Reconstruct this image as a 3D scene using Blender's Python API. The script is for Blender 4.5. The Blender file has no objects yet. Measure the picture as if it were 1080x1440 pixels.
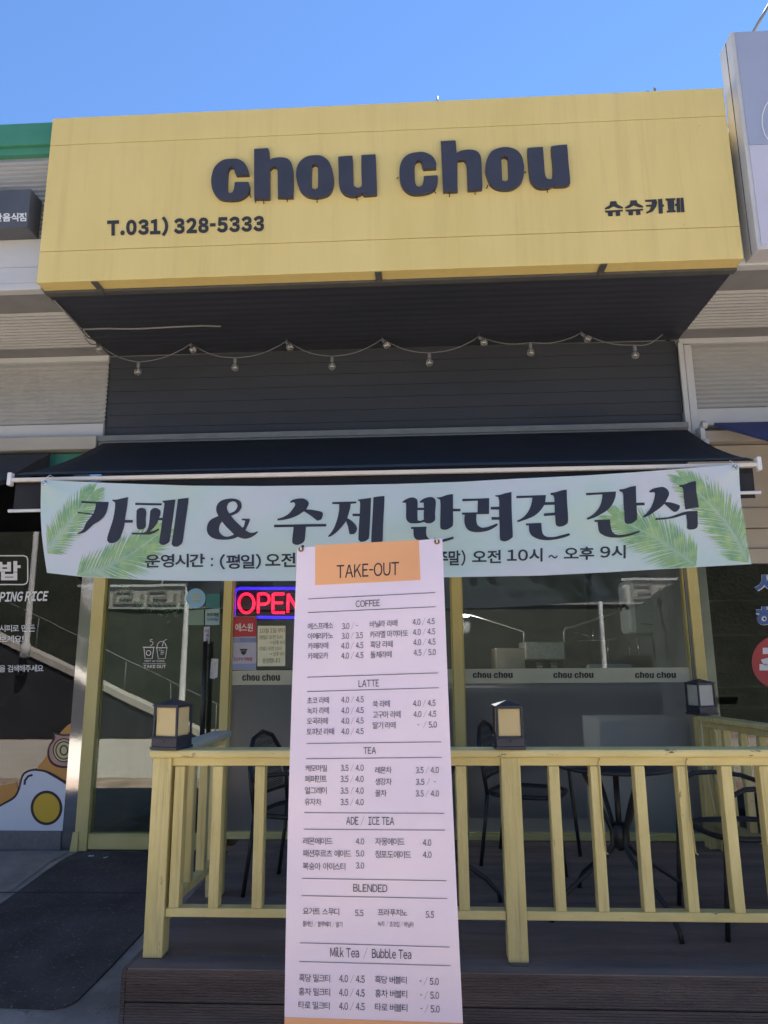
import bpy, bmesh, math, random
from mathutils import Vector, Matrix, Euler

random.seed(7)
R = math.radians
scene = bpy.context.scene
C = scene.collection

# ------------------------------------------------------------------ camera
CH = 1.30                                   # eye height above the deck boards (z = 0)
FPX, PITCH, ROLL, YAW = 1000.0, R(11.6), R(-0.45), R(-2.85)
_fwd = Vector((math.sin(YAW) * math.cos(PITCH), math.cos(YAW) * math.cos(PITCH), math.sin(PITCH)))
_r0 = Vector((math.cos(YAW), -math.sin(YAW), 0))
_u0 = _r0.cross(_fwd)
_right = _r0 * math.cos(ROLL) + _u0 * math.sin(ROLL)
_up = _u0 * math.cos(ROLL) - _r0 * math.sin(ROLL)
cam = bpy.data.cameras.new('camera')
cam.sensor_fit = 'HORIZONTAL'
cam.sensor_width = 36
cam.lens = FPX / 1080 * 36
cam.clip_start = 0.05
cam.clip_end = 500
cam_o = bpy.data.objects.new('camera', cam)
C.objects.link(cam_o)
cam_o.matrix_world = Matrix(((_right.x, _up.x, -_fwd.x, 0), (_right.y, _up.y, -_fwd.y, 0),
                             (_right.z, _up.z, -_fwd.z, CH), (0, 0, 0, 1)))
scene.camera = cam_o

# ------------------------------------------------------------------ sky, sun, exposure
SUN_EL, SUN_AZ = R(60), R(36)               # behind the building, to the right
w = bpy.data.worlds.new('World')
scene.world = w
w.use_nodes = True
nt = w.node_tree
sky = nt.nodes.new('ShaderNodeTexSky')
sky.sky_type = 'NISHITA'
sky.sun_disc = False
sky.sun_elevation = SUN_EL
sky.sun_rotation = SUN_AZ
sky.air_density = 1.0
sky.dust_density = 0.0
sky.ozone_density = 10.0
bg = nt.nodes['Background']
bg.inputs['Strength'].default_value = 0.052
nt.links.new(sky.outputs[0], bg.inputs['Color'])
sun = bpy.data.lights.new('sun', 'SUN')
sun.energy = 5.0
sun.angle = R(0.53)
sun.color = (1.0, 0.92, 0.80)
sun_o = bpy.data.objects.new('sun', sun)
C.objects.link(sun_o)
_sd = Vector((math.sin(SUN_AZ) * math.cos(SUN_EL), math.cos(SUN_AZ) * math.cos(SUN_EL), math.sin(SUN_EL)))
sun_o.rotation_euler = (-_sd).to_track_quat('-Z', 'Y').to_euler()
sun_o.location = (6, 12, 20)
scene.view_settings.view_transform = 'Standard'
scene.view_settings.look = 'None'
scene.view_settings.gamma = 1
scene.view_settings.use_curve_mapping = False
scene.view_settings.exposure = 2.16
scene.cycles.use_denoising = True
scene.cycles.max_bounces = 10
scene.cycles.transparent_max_bounces = 24

# ------------------------------------------------------------------ measuring helpers
def ray(px, py):
    return _right * ((px - 540) / FPX) - _up * ((py - 720) / FPX) + _fwd
def at(px, py, Y):                          # the point of the plane y = Y seen at that place of the photo
    d = ray(px, py); t = Y / d.y
    return Vector((d.x * t, Y, CH + d.z * t))
def atz(px, py, Z):
    d = ray(px, py); t = (Z - CH) / d.z
    return Vector((d.x * t, d.y * t, Z))
def onto(fy):                               # surface y = fy(x, z)
    def f(px, py, lift=0.0):
        Y = 4.0
        for _ in range(7):
            p = at(px, py, Y); Y = fy(p.x, p.z)
        return at(px, py, Y - lift)
    return f

# ------------------------------------------------------------------ materials
def N(nt, t, **kw):
    n = nt.nodes.new(t)
    for k, v in kw.items(): setattr(n, k, v)
    return n
def mat(name, a, b=None, scale=8.0, stretch=(1, 1, 1), rough=0.6, metal=0.0, bump=0.0, bscale=None, spec=0.4,
        spots=None, spot_scale=40.0, spot_lo=0.62, spot_w=0.06, coat=0.0, translucent=0.0, streak=None, groove=None, detail=5.0, bdist=0.01):
    m = bpy.data.materials.new(name); m.use_nodes = True
    nt = m.node_tree; L = nt.links.new
    p = nt.nodes['Principled BSDF']
    p.inputs['Roughness'].default_value = rough
    p.inputs['Metallic'].default_value = metal
    p.inputs['Specular IOR Level'].default_value = spec
    p.inputs['Coat Weight'].default_value = coat
    p.inputs['Base Color'].default_value = (*a, 1)
    tc = N(nt, 'ShaderNodeTexCoord'); mp = N(nt, 'ShaderNodeMapping')
    mp.inputs['Scale'].default_value = stretch
    L(tc.outputs['Object'], mp.inputs['Vector'])
    col = None
    if b is not None:
        n = N(nt, 'ShaderNodeTexNoise'); n.inputs['Scale'].default_value = scale; n.inputs['Detail'].default_value = detail
        n.inputs['Roughness'].default_value = 0.62
        L(mp.outputs[0], n.inputs['Vector'])
        r = N(nt, 'ShaderNodeValToRGB')
        r.color_ramp.elements[0].position = 0.33; r.color_ramp.elements[0].color = (*a, 1)
        r.color_ramp.elements[1].position = 0.68; r.color_ramp.elements[1].color = (*b, 1)
        L(n.outputs['Fac'], r.inputs['Fac']); col = r.outputs[0]
    if spots is not None:
        n2 = N(nt, 'ShaderNodeTexNoise'); n2.inputs['Scale'].default_value = spot_scale; n2.inputs['Detail'].default_value = 6
        n2.inputs['Roughness'].default_value = 0.7
        L(mp.outputs[0], n2.inputs['Vector'])
        r2 = N(nt, 'ShaderNodeValToRGB')
        r2.color_ramp.elements[0].position = spot_lo; r2.color_ramp.elements[1].position = spot_lo + spot_w
        L(n2.outputs['Fac'], r2.inputs['Fac'])
        mx = N(nt, 'ShaderNodeMix', data_type='RGBA')
        L(r2.outputs[0], mx.inputs['Factor'])
        if col is not None: L(col, mx.inputs['A'])
        else: mx.inputs['A'].default_value = (*a, 1)
        mx.inputs['B'].default_value = (*spots, 1); col = mx.outputs['Result']
    if streak:                              # rain streaks: (colour, strength, how many per metre)
        m3 = N(nt, 'ShaderNodeMapping'); m3.inputs['Scale'].default_value = (streak[2], streak[2], streak[2] * .035)
        n3 = N(nt, 'ShaderNodeTexNoise'); n3.inputs['Scale'].default_value = 1.0; n3.inputs['Detail'].default_value = 5; n3.inputs['Roughness'].default_value = .7
        r3 = N(nt, 'ShaderNodeValToRGB'); r3.color_ramp.elements[0].position = .50; r3.color_ramp.elements[1].position = .78
        r3.color_ramp.elements[1].color = (streak[1],) * 3 + (1,)
        mx3 = N(nt, 'ShaderNodeMix', data_type='RGBA'); mx3.inputs['A'].default_value = (*a, 1); mx3.inputs['B'].default_value = (*streak[0], 1)
        L(tc.outputs['Object'], m3.inputs[0]); L(m3.outputs[0], n3.inputs['Vector']); L(n3.outputs['Fac'], r3.inputs['Fac']); L(r3.outputs[0], mx3.inputs['Factor'])
        if col is not None: L(col, mx3.inputs['A'])
        col = mx3.outputs['Result']
    if col is not None: L(col, p.inputs['Base Color'])
    nrm = None
    if bump:
        nb = N(nt, 'ShaderNodeTexNoise'); nb.inputs['Scale'].default_value = bscale or scale * 6; nb.inputs['Detail'].default_value = 4
        L(mp.outputs[0], nb.inputs['Vector'])
        bu = N(nt, 'ShaderNodeBump'); bu.inputs['Strength'].default_value = bump; bu.inputs['Distance'].default_value = bdist
        L(nb.outputs['Fac'], bu.inputs['Height']); nrm = bu
    if groove:                              # fine ribs: (axis, ribs per metre, strength)
        ax, per, st = groove
        wv = N(nt, 'ShaderNodeTexWave', wave_type='BANDS', bands_direction=ax, wave_profile='SIN')
        wv.inputs['Scale'].default_value = per * 2 * math.pi / 20.0
        L(tc.outputs['Object'], wv.inputs['Vector'])
        b2 = N(nt, 'ShaderNodeBump'); b2.inputs['Strength'].default_value = st; b2.inputs['Distance'].default_value = 0.004
        L(wv.outputs['Fac'], b2.inputs['Height'])
        if nrm: L(nrm.outputs[0], b2.inputs['Normal'])
        nrm = b2
    if nrm: L(nrm.outputs[0], p.inputs['Normal'])
    if translucent:
        tr = N(nt, 'ShaderNodeBsdfTranslucent')
        if col is not None: L(col, tr.inputs['Color'])
        else: tr.inputs['Color'].default_value = (*a, 1)
        ms = N(nt, 'ShaderNodeMixShader'); ms.inputs[0].default_value = translucent
        L(p.outputs[0], ms.inputs[1]); L(tr.outputs[0], ms.inputs[2])
        L(ms.outputs[0], nt.nodes['Material Output'].inputs['Surface'])
    return m
def glass(name, tint=(0.82, 0.88, 0.86), ior=1.75, wob=0.0):
    m = bpy.data.materials.new(name); m.use_nodes = True
    nt = m.node_tree; L = nt.links.new; nt.nodes.remove(nt.nodes['Principled BSDF'])
    t = N(nt, 'ShaderNodeBsdfTransparent'); t.inputs[0].default_value = (*tint, 1)
    g = N(nt, 'ShaderNodeBsdfGlossy'); g.inputs['Roughness'].default_value = 0.0
    f = N(nt, 'ShaderNodeFresnel'); f.inputs['IOR'].default_value = ior
    ms = N(nt, 'ShaderNodeMixShader')
    if wob:
        tc = N(nt, 'ShaderNodeTexCoord'); n = N(nt, 'ShaderNodeTexNoise'); n.inputs['Scale'].default_value = 1.6
        bu = N(nt, 'ShaderNodeBump'); bu.inputs['Strength'].default_value = wob; bu.inputs['Distance'].default_value = 0.01
        L(tc.outputs['Object'], n.inputs['Vector']); L(n.outputs['Fac'], bu.inputs['Height']); L(bu.outputs[0], g.inputs['Normal'])
    L(f.outputs[0], ms.inputs[0]); L(t.outputs[0], ms.inputs[1]); L(g.outputs[0], ms.inputs[2])
    L(ms.outputs[0], nt.nodes['Material Output'].inputs['Surface'])
    return m
def film_mat(name, colour, see=0.5, rough=0.28):
    m = bpy.data.materials.new(name); m.use_nodes = True
    nt = m.node_tree; L = nt.links.new; nt.nodes.remove(nt.nodes['Principled BSDF'])
    d = N(nt, 'ShaderNodeBsdfDiffuse'); d.inputs[0].default_value = (*colour, 1)
    t = N(nt, 'ShaderNodeBsdfRefraction'); t.inputs['Roughness'].default_value = rough; t.inputs['IOR'].default_value = 1.02
    t.inputs[0].default_value = (0.8, 0.86, 0.9, 1)
    g = N(nt, 'ShaderNodeBsdfGlossy'); g.inputs['Roughness'].default_value = 0.20
    f = N(nt, 'ShaderNodeFresnel'); f.inputs['IOR'].default_value = 1.35
    m1 = N(nt, 'ShaderNodeMixShader'); m1.inputs[0].default_value = see
    m2 = N(nt, 'ShaderNodeMixShader')
    L(d.outputs[0], m1.inputs[1]); L(t.outputs[0], m1.inputs[2])
    L(f.outputs[0], m2.inputs[0]); L(m1.outputs[0], m2.inputs[1]); L(g.outputs[0], m2.inputs[2])
    L(m2.outputs[0], nt.nodes['Material Output'].inputs['Surface'])
    return m
def glow(name, colour, strength):
    m = bpy.data.materials.new(name); m.use_nodes = True
    p = m.node_tree.nodes['Principled BSDF']
    p.inputs['Base Color'].default_value = (*[c * 0.3 for c in colour], 1)
    p.inputs['Emission Color'].default_value = (*colour, 1); p.inputs['Emission Strength'].default_value = strength
    return m
def mesh_mat(name, colour, scale, fill):
    m = bpy.data.materials.new(name); m.use_nodes = True
    nt = m.node_tree; L = nt.links.new; p = nt.nodes['Principled BSDF']
    p.inputs['Base Color'].default_value = (*colour, 1); p.inputs['Roughness'].default_value = 0.45
    tc = N(nt, 'ShaderNodeTexCoord'); mp = N(nt, 'ShaderNodeMapping'); mp.inputs['Rotation'].default_value = (0, 0, R(45))
    v = N(nt, 'ShaderNodeTexVoronoi', feature='DISTANCE_TO_EDGE', voronoi_dimensions='3D')
    v.inputs['Scale'].default_value = scale; v.inputs['Randomness'].default_value = 0.0
    lt = N(nt, 'ShaderNodeMath', operation='LESS_THAN'); lt.inputs[1].default_value = fill
    t = N(nt, 'ShaderNodeBsdfTransparent'); ms = N(nt, 'ShaderNodeMixShader')
    L(tc.outputs['Object'], mp.inputs[0]); L(mp.outputs[0], v.inputs['Vector']); L(v.outputs['Distance'], lt.inputs[0])
    L(lt.outputs[0], ms.inputs[0]); L(t.outputs[0], ms.inputs[1]); L(p.outputs[0], ms.inputs[2])
    L(ms.outputs[0], nt.nodes['Material Output'].inputs['Surface'])
    return m

M = {}
M['yellow_panel'] = mat('painted sign panel', (0.65, 0.505, 0.185), (0.70, 0.55, 0.215), 2.2, (1, 1, 0.35), 0.5, bump=0.05, bscale=30,
                        spots=(0.36, 0.26, 0.10), spot_scale=16, spot_lo=0.70, spot_w=0.05, streak=((0.42, 0.31, 0.12), .26, 14))
M['yellow_wood'] = mat('yellow painted wood', (0.60, 0.495, 0.195), (0.735, 0.615, 0.275), 9, (1, 1, 0.25), 0.6, bump=0.25, bscale=60,
                       spots=(0.14, 0.105, 0.055), spot_scale=22, spot_lo=0.655, spot_w=0.05, streak=((0.33, 0.27, 0.13), .7, 60))
M['yellow_rail'] = mat('yellow painted rail', (0.60, 0.495, 0.195), (0.735, 0.615, 0.275), 9, (0.3, 1, 1), 0.6, bump=0.25, bscale=60,
                       spots=(0.11, 0.085, 0.05), spot_scale=20, spot_lo=0.64, spot_w=0.04)
M['yellow_frame'] = mat('yellow painted frame', (0.55, 0.46, 0.17), (0.62, 0.53, 0.22), 5, (1, 1, 0.3), 0.5, bump=0.1, bscale=40,
                        spots=(0.25, 0.18, 0.06), spot_scale=30, spot_lo=0.74, spot_w=0.05)
M['cap_top'] = mat('weathered cap paint', (0.40, 0.40, 0.30), (0.48, 0.47, 0.34), 12, (0.3, 1, 1), 0.6, bump=0.2)
M['clad'] = mat('charcoal lap siding', (0.034, 0.037, 0.047), (0.046, 0.049, 0.060), 3, (0.25, 1, 1), 0.62, bump=0.12, bscale=60,
                spots=(0.09, 0.09, 0.09), spot_scale=55, spot_lo=0.77, spot_w=0.03)
M['soffit'] = mat('charcoal soffit', (0.026, 0.029, 0.041), (0.036, 0.039, 0.052), 3, (0.25, 1, 1), 0.6, bump=0.1, bscale=60,
                  spots=(0.16, 0.16, 0.16), spot_scale=34, spot_lo=0.80, spot_w=0.02, groove=('Y', 12, 0.5))
M['trim_grey'] = mat('grey steel trim', (0.16, 0.165, 0.165), (0.20, 0.205, 0.20), 6, rough=0.5, bump=0.05)
M['corr'] = mat('beige corrugated steel', (0.325, 0.322, 0.318), (0.385, 0.382, 0.378), 4, (0.3, 1, 1), 0.5, bump=0.03,
                spots=(0.25, 0.22, 0.19), spot_scale=18, spot_lo=0.72, spot_w=0.1)
M['flash'] = mat('pale flashing', (0.46, 0.46, 0.47), (0.52, 0.52, 0.53), 3, (0.4, 1, 1), 0.45, bump=0.03,
                 spots=(0.30, 0.28, 0.26), spot_scale=14, spot_lo=0.70, spot_w=0.12)
M['shutter'] = mat('beige shutter box', (0.36, 0.32, 0.27), (0.42, 0.38, 0.32), 3, (0.4, 1, 1), 0.5, bump=0.04)
M['green'] = mat('green eave paint', (0.045, 0.20, 0.13), (0.06, 0.24, 0.16), 4, rough=0.5, bump=0.04)
M['slate_sign'] = mat('slate sign', (0.070, 0.074, 0.090), (0.085, 0.09, 0.105), 4, rough=0.5)
M['letter'] = mat('navy letter face', (0.040, 0.040, 0.058), (0.050, 0.050, 0.070), 9, rough=0.45, bump=0.04)
M['vinyl_dark'] = mat('dark vinyl', (0.028, 0.027, 0.028), (0.045, 0.042, 0.042), 30, rough=0.55)
M['rust'] = mat('rusty wire', (0.05, 0.03, 0.02), rough=0.8)
M['dark_trim'] = mat('dark grey angle', (0.07, 0.07, 0.07), (0.09, 0.09, 0.085), 8, rough=0.6)
M['awning'] = mat('navy awning cloth', (0.012, 0.013, 0.017), (0.019, 0.020, 0.025), 4, rough=0.85, bump=0.25, bscale=220, bdist=0.002,
                  spots=(0.06, 0.06, 0.06), spot_scale=50, spot_lo=0.78, spot_w=0.03)
M['awning_hem'] = mat('grey awning hem', (0.07, 0.075, 0.078), (0.085, 0.09, 0.09), 5, rough=0.9, bump=0.2, bscale=220, bdist=0.002)
M['cream_bar'] = mat('cream aluminium', (0.62, 0.56, 0.50), (0.68, 0.62, 0.56), 7, rough=0.45,
                     spots=(0.35, 0.29, 0.24), spot_scale=40, spot_lo=0.70, spot_w=0.06)
M['white_metal'] = mat('white painted metal', (0.66, 0.66, 0.66), (0.72, 0.72, 0.72), 8, rough=0.45)
M['steel'] = mat('brushed stainless', (0.56, 0.56, 0.57), (0.62, 0.62, 0.63), 30, (1, 1, 0.05), 0.12, 1.0, bump=0.03, bscale=50)
M['pillar'] = mat('mirror stainless', (0.36, 0.365, 0.38), (0.42, 0.425, 0.44), 2, rough=0.06, metal=1.0, bump=0.08, bscale=3, bdist=0.01)
M['mat_carpet'] = mat('black entrance carpet', (0.075, 0.058, 0.049), (0.130, 0.102, 0.088), 3, rough=0.95, spec=0.1, bump=0.7, bscale=190, bdist=0.004,
                      spots=(0.26, 0.21, 0.185), spot_scale=55, spot_lo=0.58, spot_w=0.1)
M['deck_top'] = mat('dark deck boards', (0.165, 0.118, 0.094), (0.26, 0.192, 0.156), 5, (0.2, 1, 1), 0.85, spec=0.15, bump=0.2, bscale=70,
                    spots=(0.42, 0.35, 0.31), spot_scale=38, spot_lo=0.67, spot_w=0.04, streak=None, groove=('Y', 7.5, 0.6))
M['deck_front'] = mat('ribbed deck fascia', (0.115, 0.083, 0.069), (0.22, 0.165, 0.140), 7, (0.12, 1, 1), 0.85, spec=0.2, bump=0.25, bscale=60,
                      spots=(0.22, 0.19, 0.175), spot_scale=30, spot_lo=0.68, spot_w=0.06, groove=('Z', 95, 0.9))
M['concrete'] = mat('worn concrete', (0.24, 0.18, 0.14), (0.46, 0.36, 0.29), 2.4, rough=0.85, bump=0.5, bscale=60,
                    spots=(0.085, 0.08, 0.075), spot_scale=7, spot_lo=0.60, spot_w=0.12)
M['road'] = mat('pale bounce road', (0.42, 0.39, 0.345), (0.48, 0.45, 0.40), 1.5, rough=.9, bump=.3, bscale=60)  # colour made pale and warm for its bounce light on the front
M['paving'] = mat('brown paving', (0.29, 0.22, 0.175), (0.40, 0.31, 0.255), 5, rough=0.85, bump=0.3, bscale=60,
                  spots=(0.09, 0.08, 0.075), spot_scale=12, spot_lo=0.62, spot_w=0.1)
M['plinth'] = mat('granite plinth', (0.13, 0.125, 0.135), (0.17, 0.16, 0.17), 50, rough=0.5, spots=(0.06, 0.06, 0.06), spot_scale=120, spot_lo=0.6)
M['black_steel'] = mat('black tube steel', (0.016, 0.016, 0.019), (0.024, 0.024, 0.027), 20, rough=0.38)
M['chair_mesh'] = mesh_mat('expanded metal', (0.018, 0.018, 0.021), 95, 0.15)
M['lan_dark'] = mat('navy lantern metal', (0.022, 0.025, 0.042), (0.032, 0.035, 0.055), 14, rough=0.4,
                    spots=(0.14, 0.13, 0.12), spot_scale=60, spot_lo=0.72, spot_w=0.04)
M['lan_panel'] = mat('cream lantern panel', (0.80, 0.65, 0.33), (0.85, 0.70, 0.38), 8, rough=0.4, translucent=0.3)
M['lan_white'] = mat('white lantern panel', (0.62, 0.62, 0.56), (0.68, 0.68, 0.62), 8, rough=0.4, translucent=0.3)
M['door_glass'] = glass('door glass', (0.72, 0.82, 0.78), 1.85, 0.05)
M['win_glass'] = glass('window glass', (0.80, 0.85, 0.86), 1.75, 0.04)
M['shop_glass'] = glass('tinted shop glass', (0.45, 0.45, 0.47), 1.75, 0.05)
M['film'] = film_mat('frosted grey film', (0.170, 0.185, 0.185), 0.40)
M['band'] = mat('cream vinyl band', (0.40, 0.405, 0.30), (0.44, 0.445, 0.33), 6, rough=0.5)
M['white_vinyl'] = mat('white vinyl', (0.70, 0.70, 0.70), rough=0.5)
M['room'] = mat('dark interior plaster', (0.17, 0.175, 0.18), (0.22, 0.225, 0.23), 2, rough=0.8)
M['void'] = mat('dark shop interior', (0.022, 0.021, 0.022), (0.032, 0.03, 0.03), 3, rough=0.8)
M['sheet'] = mat('lavender print', (0.78, 0.67, 0.78), (0.80, 0.69, 0.80), 2.5, rough=0.38, translucent=0.12)
M['sheet_orange'] = mat('orange print', (0.80, 0.40, 0.19), (0.83, 0.43, 0.21), 3, rough=0.5, translucent=0.12)
M['ink'] = mat('black print', (0.022, 0.018, 0.030), rough=0.5)
M['ink_navy'] = mat('navy print', (0.020, 0.024, 0.042), rough=0.5)
M['eyelet'] = mat('brass eyelet', (0.25, 0.13, 0.07), (0.32, 0.17, 0.10), 30, rough=0.3, metal=1.0)
M['paper'] = mat('pale paper', (0.72, 0.72, 0.52), (0.78, 0.78, 0.58), 4, rough=0.7)
M['pencil'] = mat('pencil', (0.20, 0.20, 0.17), rough=0.7)
M['board'] = mat('pale grey board', (0.42, 0.42, 0.38), (0.47, 0.47, 0.43), 3, rough=0.7)
M['neon_red'] = glow('neon red', (1.0, 0.008, 0.035), 1.25)
M['neon_blue'] = glow('neon blue', (0.035, 0.015, 0.95), 0.75)
M['lamp_spot'] = glow('lit lamp', (0.75, 0.9, 1.0), 1.6)

# banner cloth: a printed pastel wash
def banner_mat():
    m = bpy.data.materials.new('pastel banner cloth'); m.use_nodes = True
    nt = m.node_tree; L = nt.links.new; p = nt.nodes['Principled BSDF']; p.inputs['Roughness'].default_value = 0.55
    tc = N(nt, 'ShaderNodeTexCoord'); mp = N(nt, 'ShaderNodeMapping'); mp.inputs['Scale'].default_value = (1, 1, 1.6)
    n = N(nt, 'ShaderNodeTexNoise'); n.inputs['Scale'].default_value = 1.25; n.inputs['Detail'].default_value = 1.5
    r = N(nt, 'ShaderNodeValToRGB'); e = r.color_ramp
    e.elements[0].position = 0.30; e.elements[0].color = (0.70, 0.86, 0.75, 1)
    e.elements[1].position = 0.70; e.elements[1].color = (0.82, 0.86, 0.95, 1)
    x = e.elements.new(0.45); x.color = (0.69, 0.87, 0.87, 1)
    x = e.elements.new(0.56); x.color = (0.76, 0.87, 0.93, 1)
    nb = N(nt, 'ShaderNodeTexNoise'); nb.inputs['Scale'].default_value = 600
    bu = N(nt, 'ShaderNodeBump'); bu.inputs['Strength'].default_value = 0.15; bu.inputs['Distance'].default_value = 0.001
    tr = N(nt, 'ShaderNodeBsdfTranslucent'); ms = N(nt, 'ShaderNodeMixShader'); ms.inputs[0].default_value = 0.38
    L(tc.outputs['Object'], mp.inputs[0]); L(mp.outputs[0], n.inputs['Vector']); L(n.outputs['Fac'], r.inputs['Fac'])
    L(r.outputs[0], p.inputs['Base Color']); L(r.outputs[0], tr.inputs['Color'])
    L(tc.outputs['Object'], nb.inputs['Vector']); L(nb.outputs['Fac'], bu.inputs['Height']); L(bu.outputs[0], p.inputs['Normal'])
    L(p.outputs[0], ms.inputs[1]); L(tr.outputs[0], ms.inputs[2]); L(ms.outputs[0], nt.nodes['Material Output'].inputs['Surface'])
    return m
M['banner'] = banner_mat()

# ------------------------------------------------------------------ building shapes
def tag(o, label=None, cat=None, group=None, kind=None):
    if label: o['label'] = label
    if cat: o['category'] = cat
    if group: o['group'] = group
    if kind: o['kind'] = kind
    return o
def thing(name, label, cat, loc=(0, 0, 0), rz=0.0, group=None):
    o = bpy.data.objects.new(name, None); C.objects.link(o)
    o.empty_display_size = 0.1
    o.location = loc; o.rotation_euler = (0, 0, rz)
    return tag(o, label, cat, group)
class MB:
    def __init__(s): s.bm = bmesh.new()
    def face(s, pts):
        return s.bm.faces.new([s.bm.verts.new(p) for p in pts])
    def box(s, x0, x1, y0, y1, z0, z1):
        v = [s.bm.verts.new((x, y, z)) for z in (z0, z1) for y in (y0, y1) for x in (x0, x1)]
        for f in ((0, 2, 3, 1), (4, 5, 7, 6), (0, 1, 5, 4), (2, 6, 7, 3), (0, 4, 6, 2), (1, 3, 7, 5)):
            s.bm.faces.new([v[i] for i in f])
        return s
    def hexa(s, b, t):                      # four bottom points, four top points, counter-clockwise from above
        v = [s.bm.verts.new(p) for p in list(b) + list(t)]
        for f in ((3, 2, 1, 0), (4, 5, 6, 7), (0, 1, 5, 4), (1, 2, 6, 5), (2, 3, 7, 6), (3, 0, 4, 7)):
            s.bm.faces.new([v[i] for i in f])
        return s
    def beam(s, p, q, wd, ht, up=(0, 0, 1)):
        p, q = Vector(p), Vector(q); d = (q - p).normalized(); up = Vector(up)
        if abs(d.dot(up)) > 0.98: up = Vector((0, 1, 0))
        r = d.cross(up).normalized(); u = r.cross(d)
        c = [(-1, -1), (1, -1), (1, 1), (-1, 1)]
        return s.hexa([p + r * a * wd / 2 + u * b * ht / 2 for a, b in c], [q + r * a * wd / 2 + u * b * ht / 2 for a, b in c])
    def tube(s, pts, r, n=10, cap=True, radii=None):
        pts = [Vector(p) for p in pts]; rings = []; prev = None
        for i, p in enumerate(pts):
            a = pts[max(i - 1, 0)]; b = pts[min(i + 1, len(pts) - 1)]; d = (b - a).normalized()
            if prev is None:
                ref = Vector((0, 0, 1)) if abs(d.z) < 0.9 else Vector((1, 0, 0))
                x = d.cross(ref).normalized()
            else:
                x = (prev - d * prev.dot(d)).normalized()
            prev = x; y = d.cross(x); rr = radii[i] if radii else r
            rings.append([s.bm.verts.new(p + x * rr * math.cos(2 * math.pi * k / n) + y * rr * math.sin(2 * math.pi * k / n)) for k in range(n)])
        for a, b in zip(rings, rings[1:]):
            for k in range(n):
                f = s.bm.faces.new([a[k], a[(k + 1) % n], b[(k + 1) % n], b[k]]); f.smooth = True
        if cap:
            s.bm.faces.new(rings[0][::-1]); s.bm.faces.new(rings[-1])
        return s
    def lathe(s, prof, c, n=20, axis=(0, 0, 1), cap=True):   # prof: (radius, height along the axis)
        ax = Vector(axis).normalized(); c = Vector(c)
        x = ax.cross(Vector((0, 0, 1)) if abs(ax.z) < 0.9 else Vector((1, 0, 0))).normalized(); y = ax.cross(x)
        rings = [[s.bm.verts.new(c + ax * h + (x * math.cos(2 * math.pi * k / n) + y * math.sin(2 * math.pi * k / n)) * max(r, 1e-4)) for k in range(n)] for r, h in prof]
        for a, b in zip(rings, rings[1:]):
            for k in range(n):
                f = s.bm.faces.new([a[k], a[(k + 1) % n], b[(k + 1) % n], b[k]]); f.smooth = True
        if cap:
            s.bm.faces.new(rings[0][::-1]); s.bm.faces.new(rings[-1])
        return s
    def grid(s, fn, nu, nv, smooth=True):
        v = [[s.bm.verts.new(fn(i / nu, j / nv)) for i in range(nu + 1)] for j in range(nv + 1)]
        for j in range(nv):
            for i in range(nu):
                f = s.bm.faces.new([v[j][i], v[j][i + 1], v[j + 1][i + 1], v[j + 1][i]]); f.smooth = smooth
        return s
    def build(s, name, m, parent=None, bevel=0.0, fix=True, solid=0.0, local=False):
        if fix: bmesh.ops.recalc_face_normals(s.bm, faces=s.bm.faces)
        me = bpy.data.meshes.new(name); s.bm.to_mesh(me); s.bm.free()
        o = bpy.data.objects.new(name, me); C.objects.link(o)
        me.materials.append(m)
        if parent is not None:
            o.parent = parent
            if not local: o.matrix_parent_inverse = world_of(parent).inverted()
        elif len(me.vertices):
            xs = [v.co for v in me.vertices]
            b = Vector(((min(c.x for c in xs) + max(c.x for c in xs)) / 2, (min(c.y for c in xs) + max(c.y for c in xs)) / 2, min(c.z for c in xs)))
            me.transform(Matrix.Translation(-b)); o.location = b
        if solid:
            md = o.modifiers.new('thickness', 'SOLIDIFY'); md.thickness = solid; md.offset = 0
        if bevel:
            md = o.modifiers.new('bevel', 'BEVEL'); md.width = bevel; md.segments = 2; md.limit_method = 'ANGLE'; md.angle_limit = R(40)
        return o
def world_of(o):
    m = Matrix.Translation(o.location) @ o.rotation_euler.to_matrix().to_4x4()
    if o.parent is not None:
        m = world_of(o.parent) @ o.matrix_parent_inverse @ m
    return m
def copy_tree(o, parent=None):
    c = o.copy(); C.objects.link(c)
    if parent is not None:
        inv = o.matrix_parent_inverse.copy(); c.parent = parent; c.matrix_parent_inverse = inv
    for ch in [x for x in bpy.data.objects if x.parent == o]: copy_tree(ch, c)
    return c

# ------------------------------------------------------------------ flat shapes and lettering
def smooth_loop(pts, lim=48, sub=4):        # rounds the gentle corners of a traced outline, keeps the sharp ones
    n = len(pts); out = []; P = [Vector((p[0], p[1], 0)) for p in pts]
    def sharp(i):
        a = P[i] - P[i - 1]; b = P[(i + 1) % n] - P[i]
        return a.length < 1e-9 or b.length < 1e-9 or math.degrees(a.angle(b)) > lim
    sh = [sharp(i) for i in range(n)]
    for i in range(n):
        p1, p2 = P[i], P[(i + 1) % n]
        p0 = P[i - 1] if not sh[i] else p1 - (p2 - p1) * 0.5
        p3 = P[(i + 2) % n] if not sh[(i + 1) % n] else p2 + (p2 - p1) * 0.5
        for k in range(sub):
            t = k / sub
            q = 0.5 * ((2 * p1) + (p2 - p0) * t + (2 * p0 - 5 * p1 + 4 * p2 - p3) * t * t + (3 * p1 - p0 - 3 * p2 + p3) * t ** 3)
            out.append((q.x, q.y))
    return out
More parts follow.
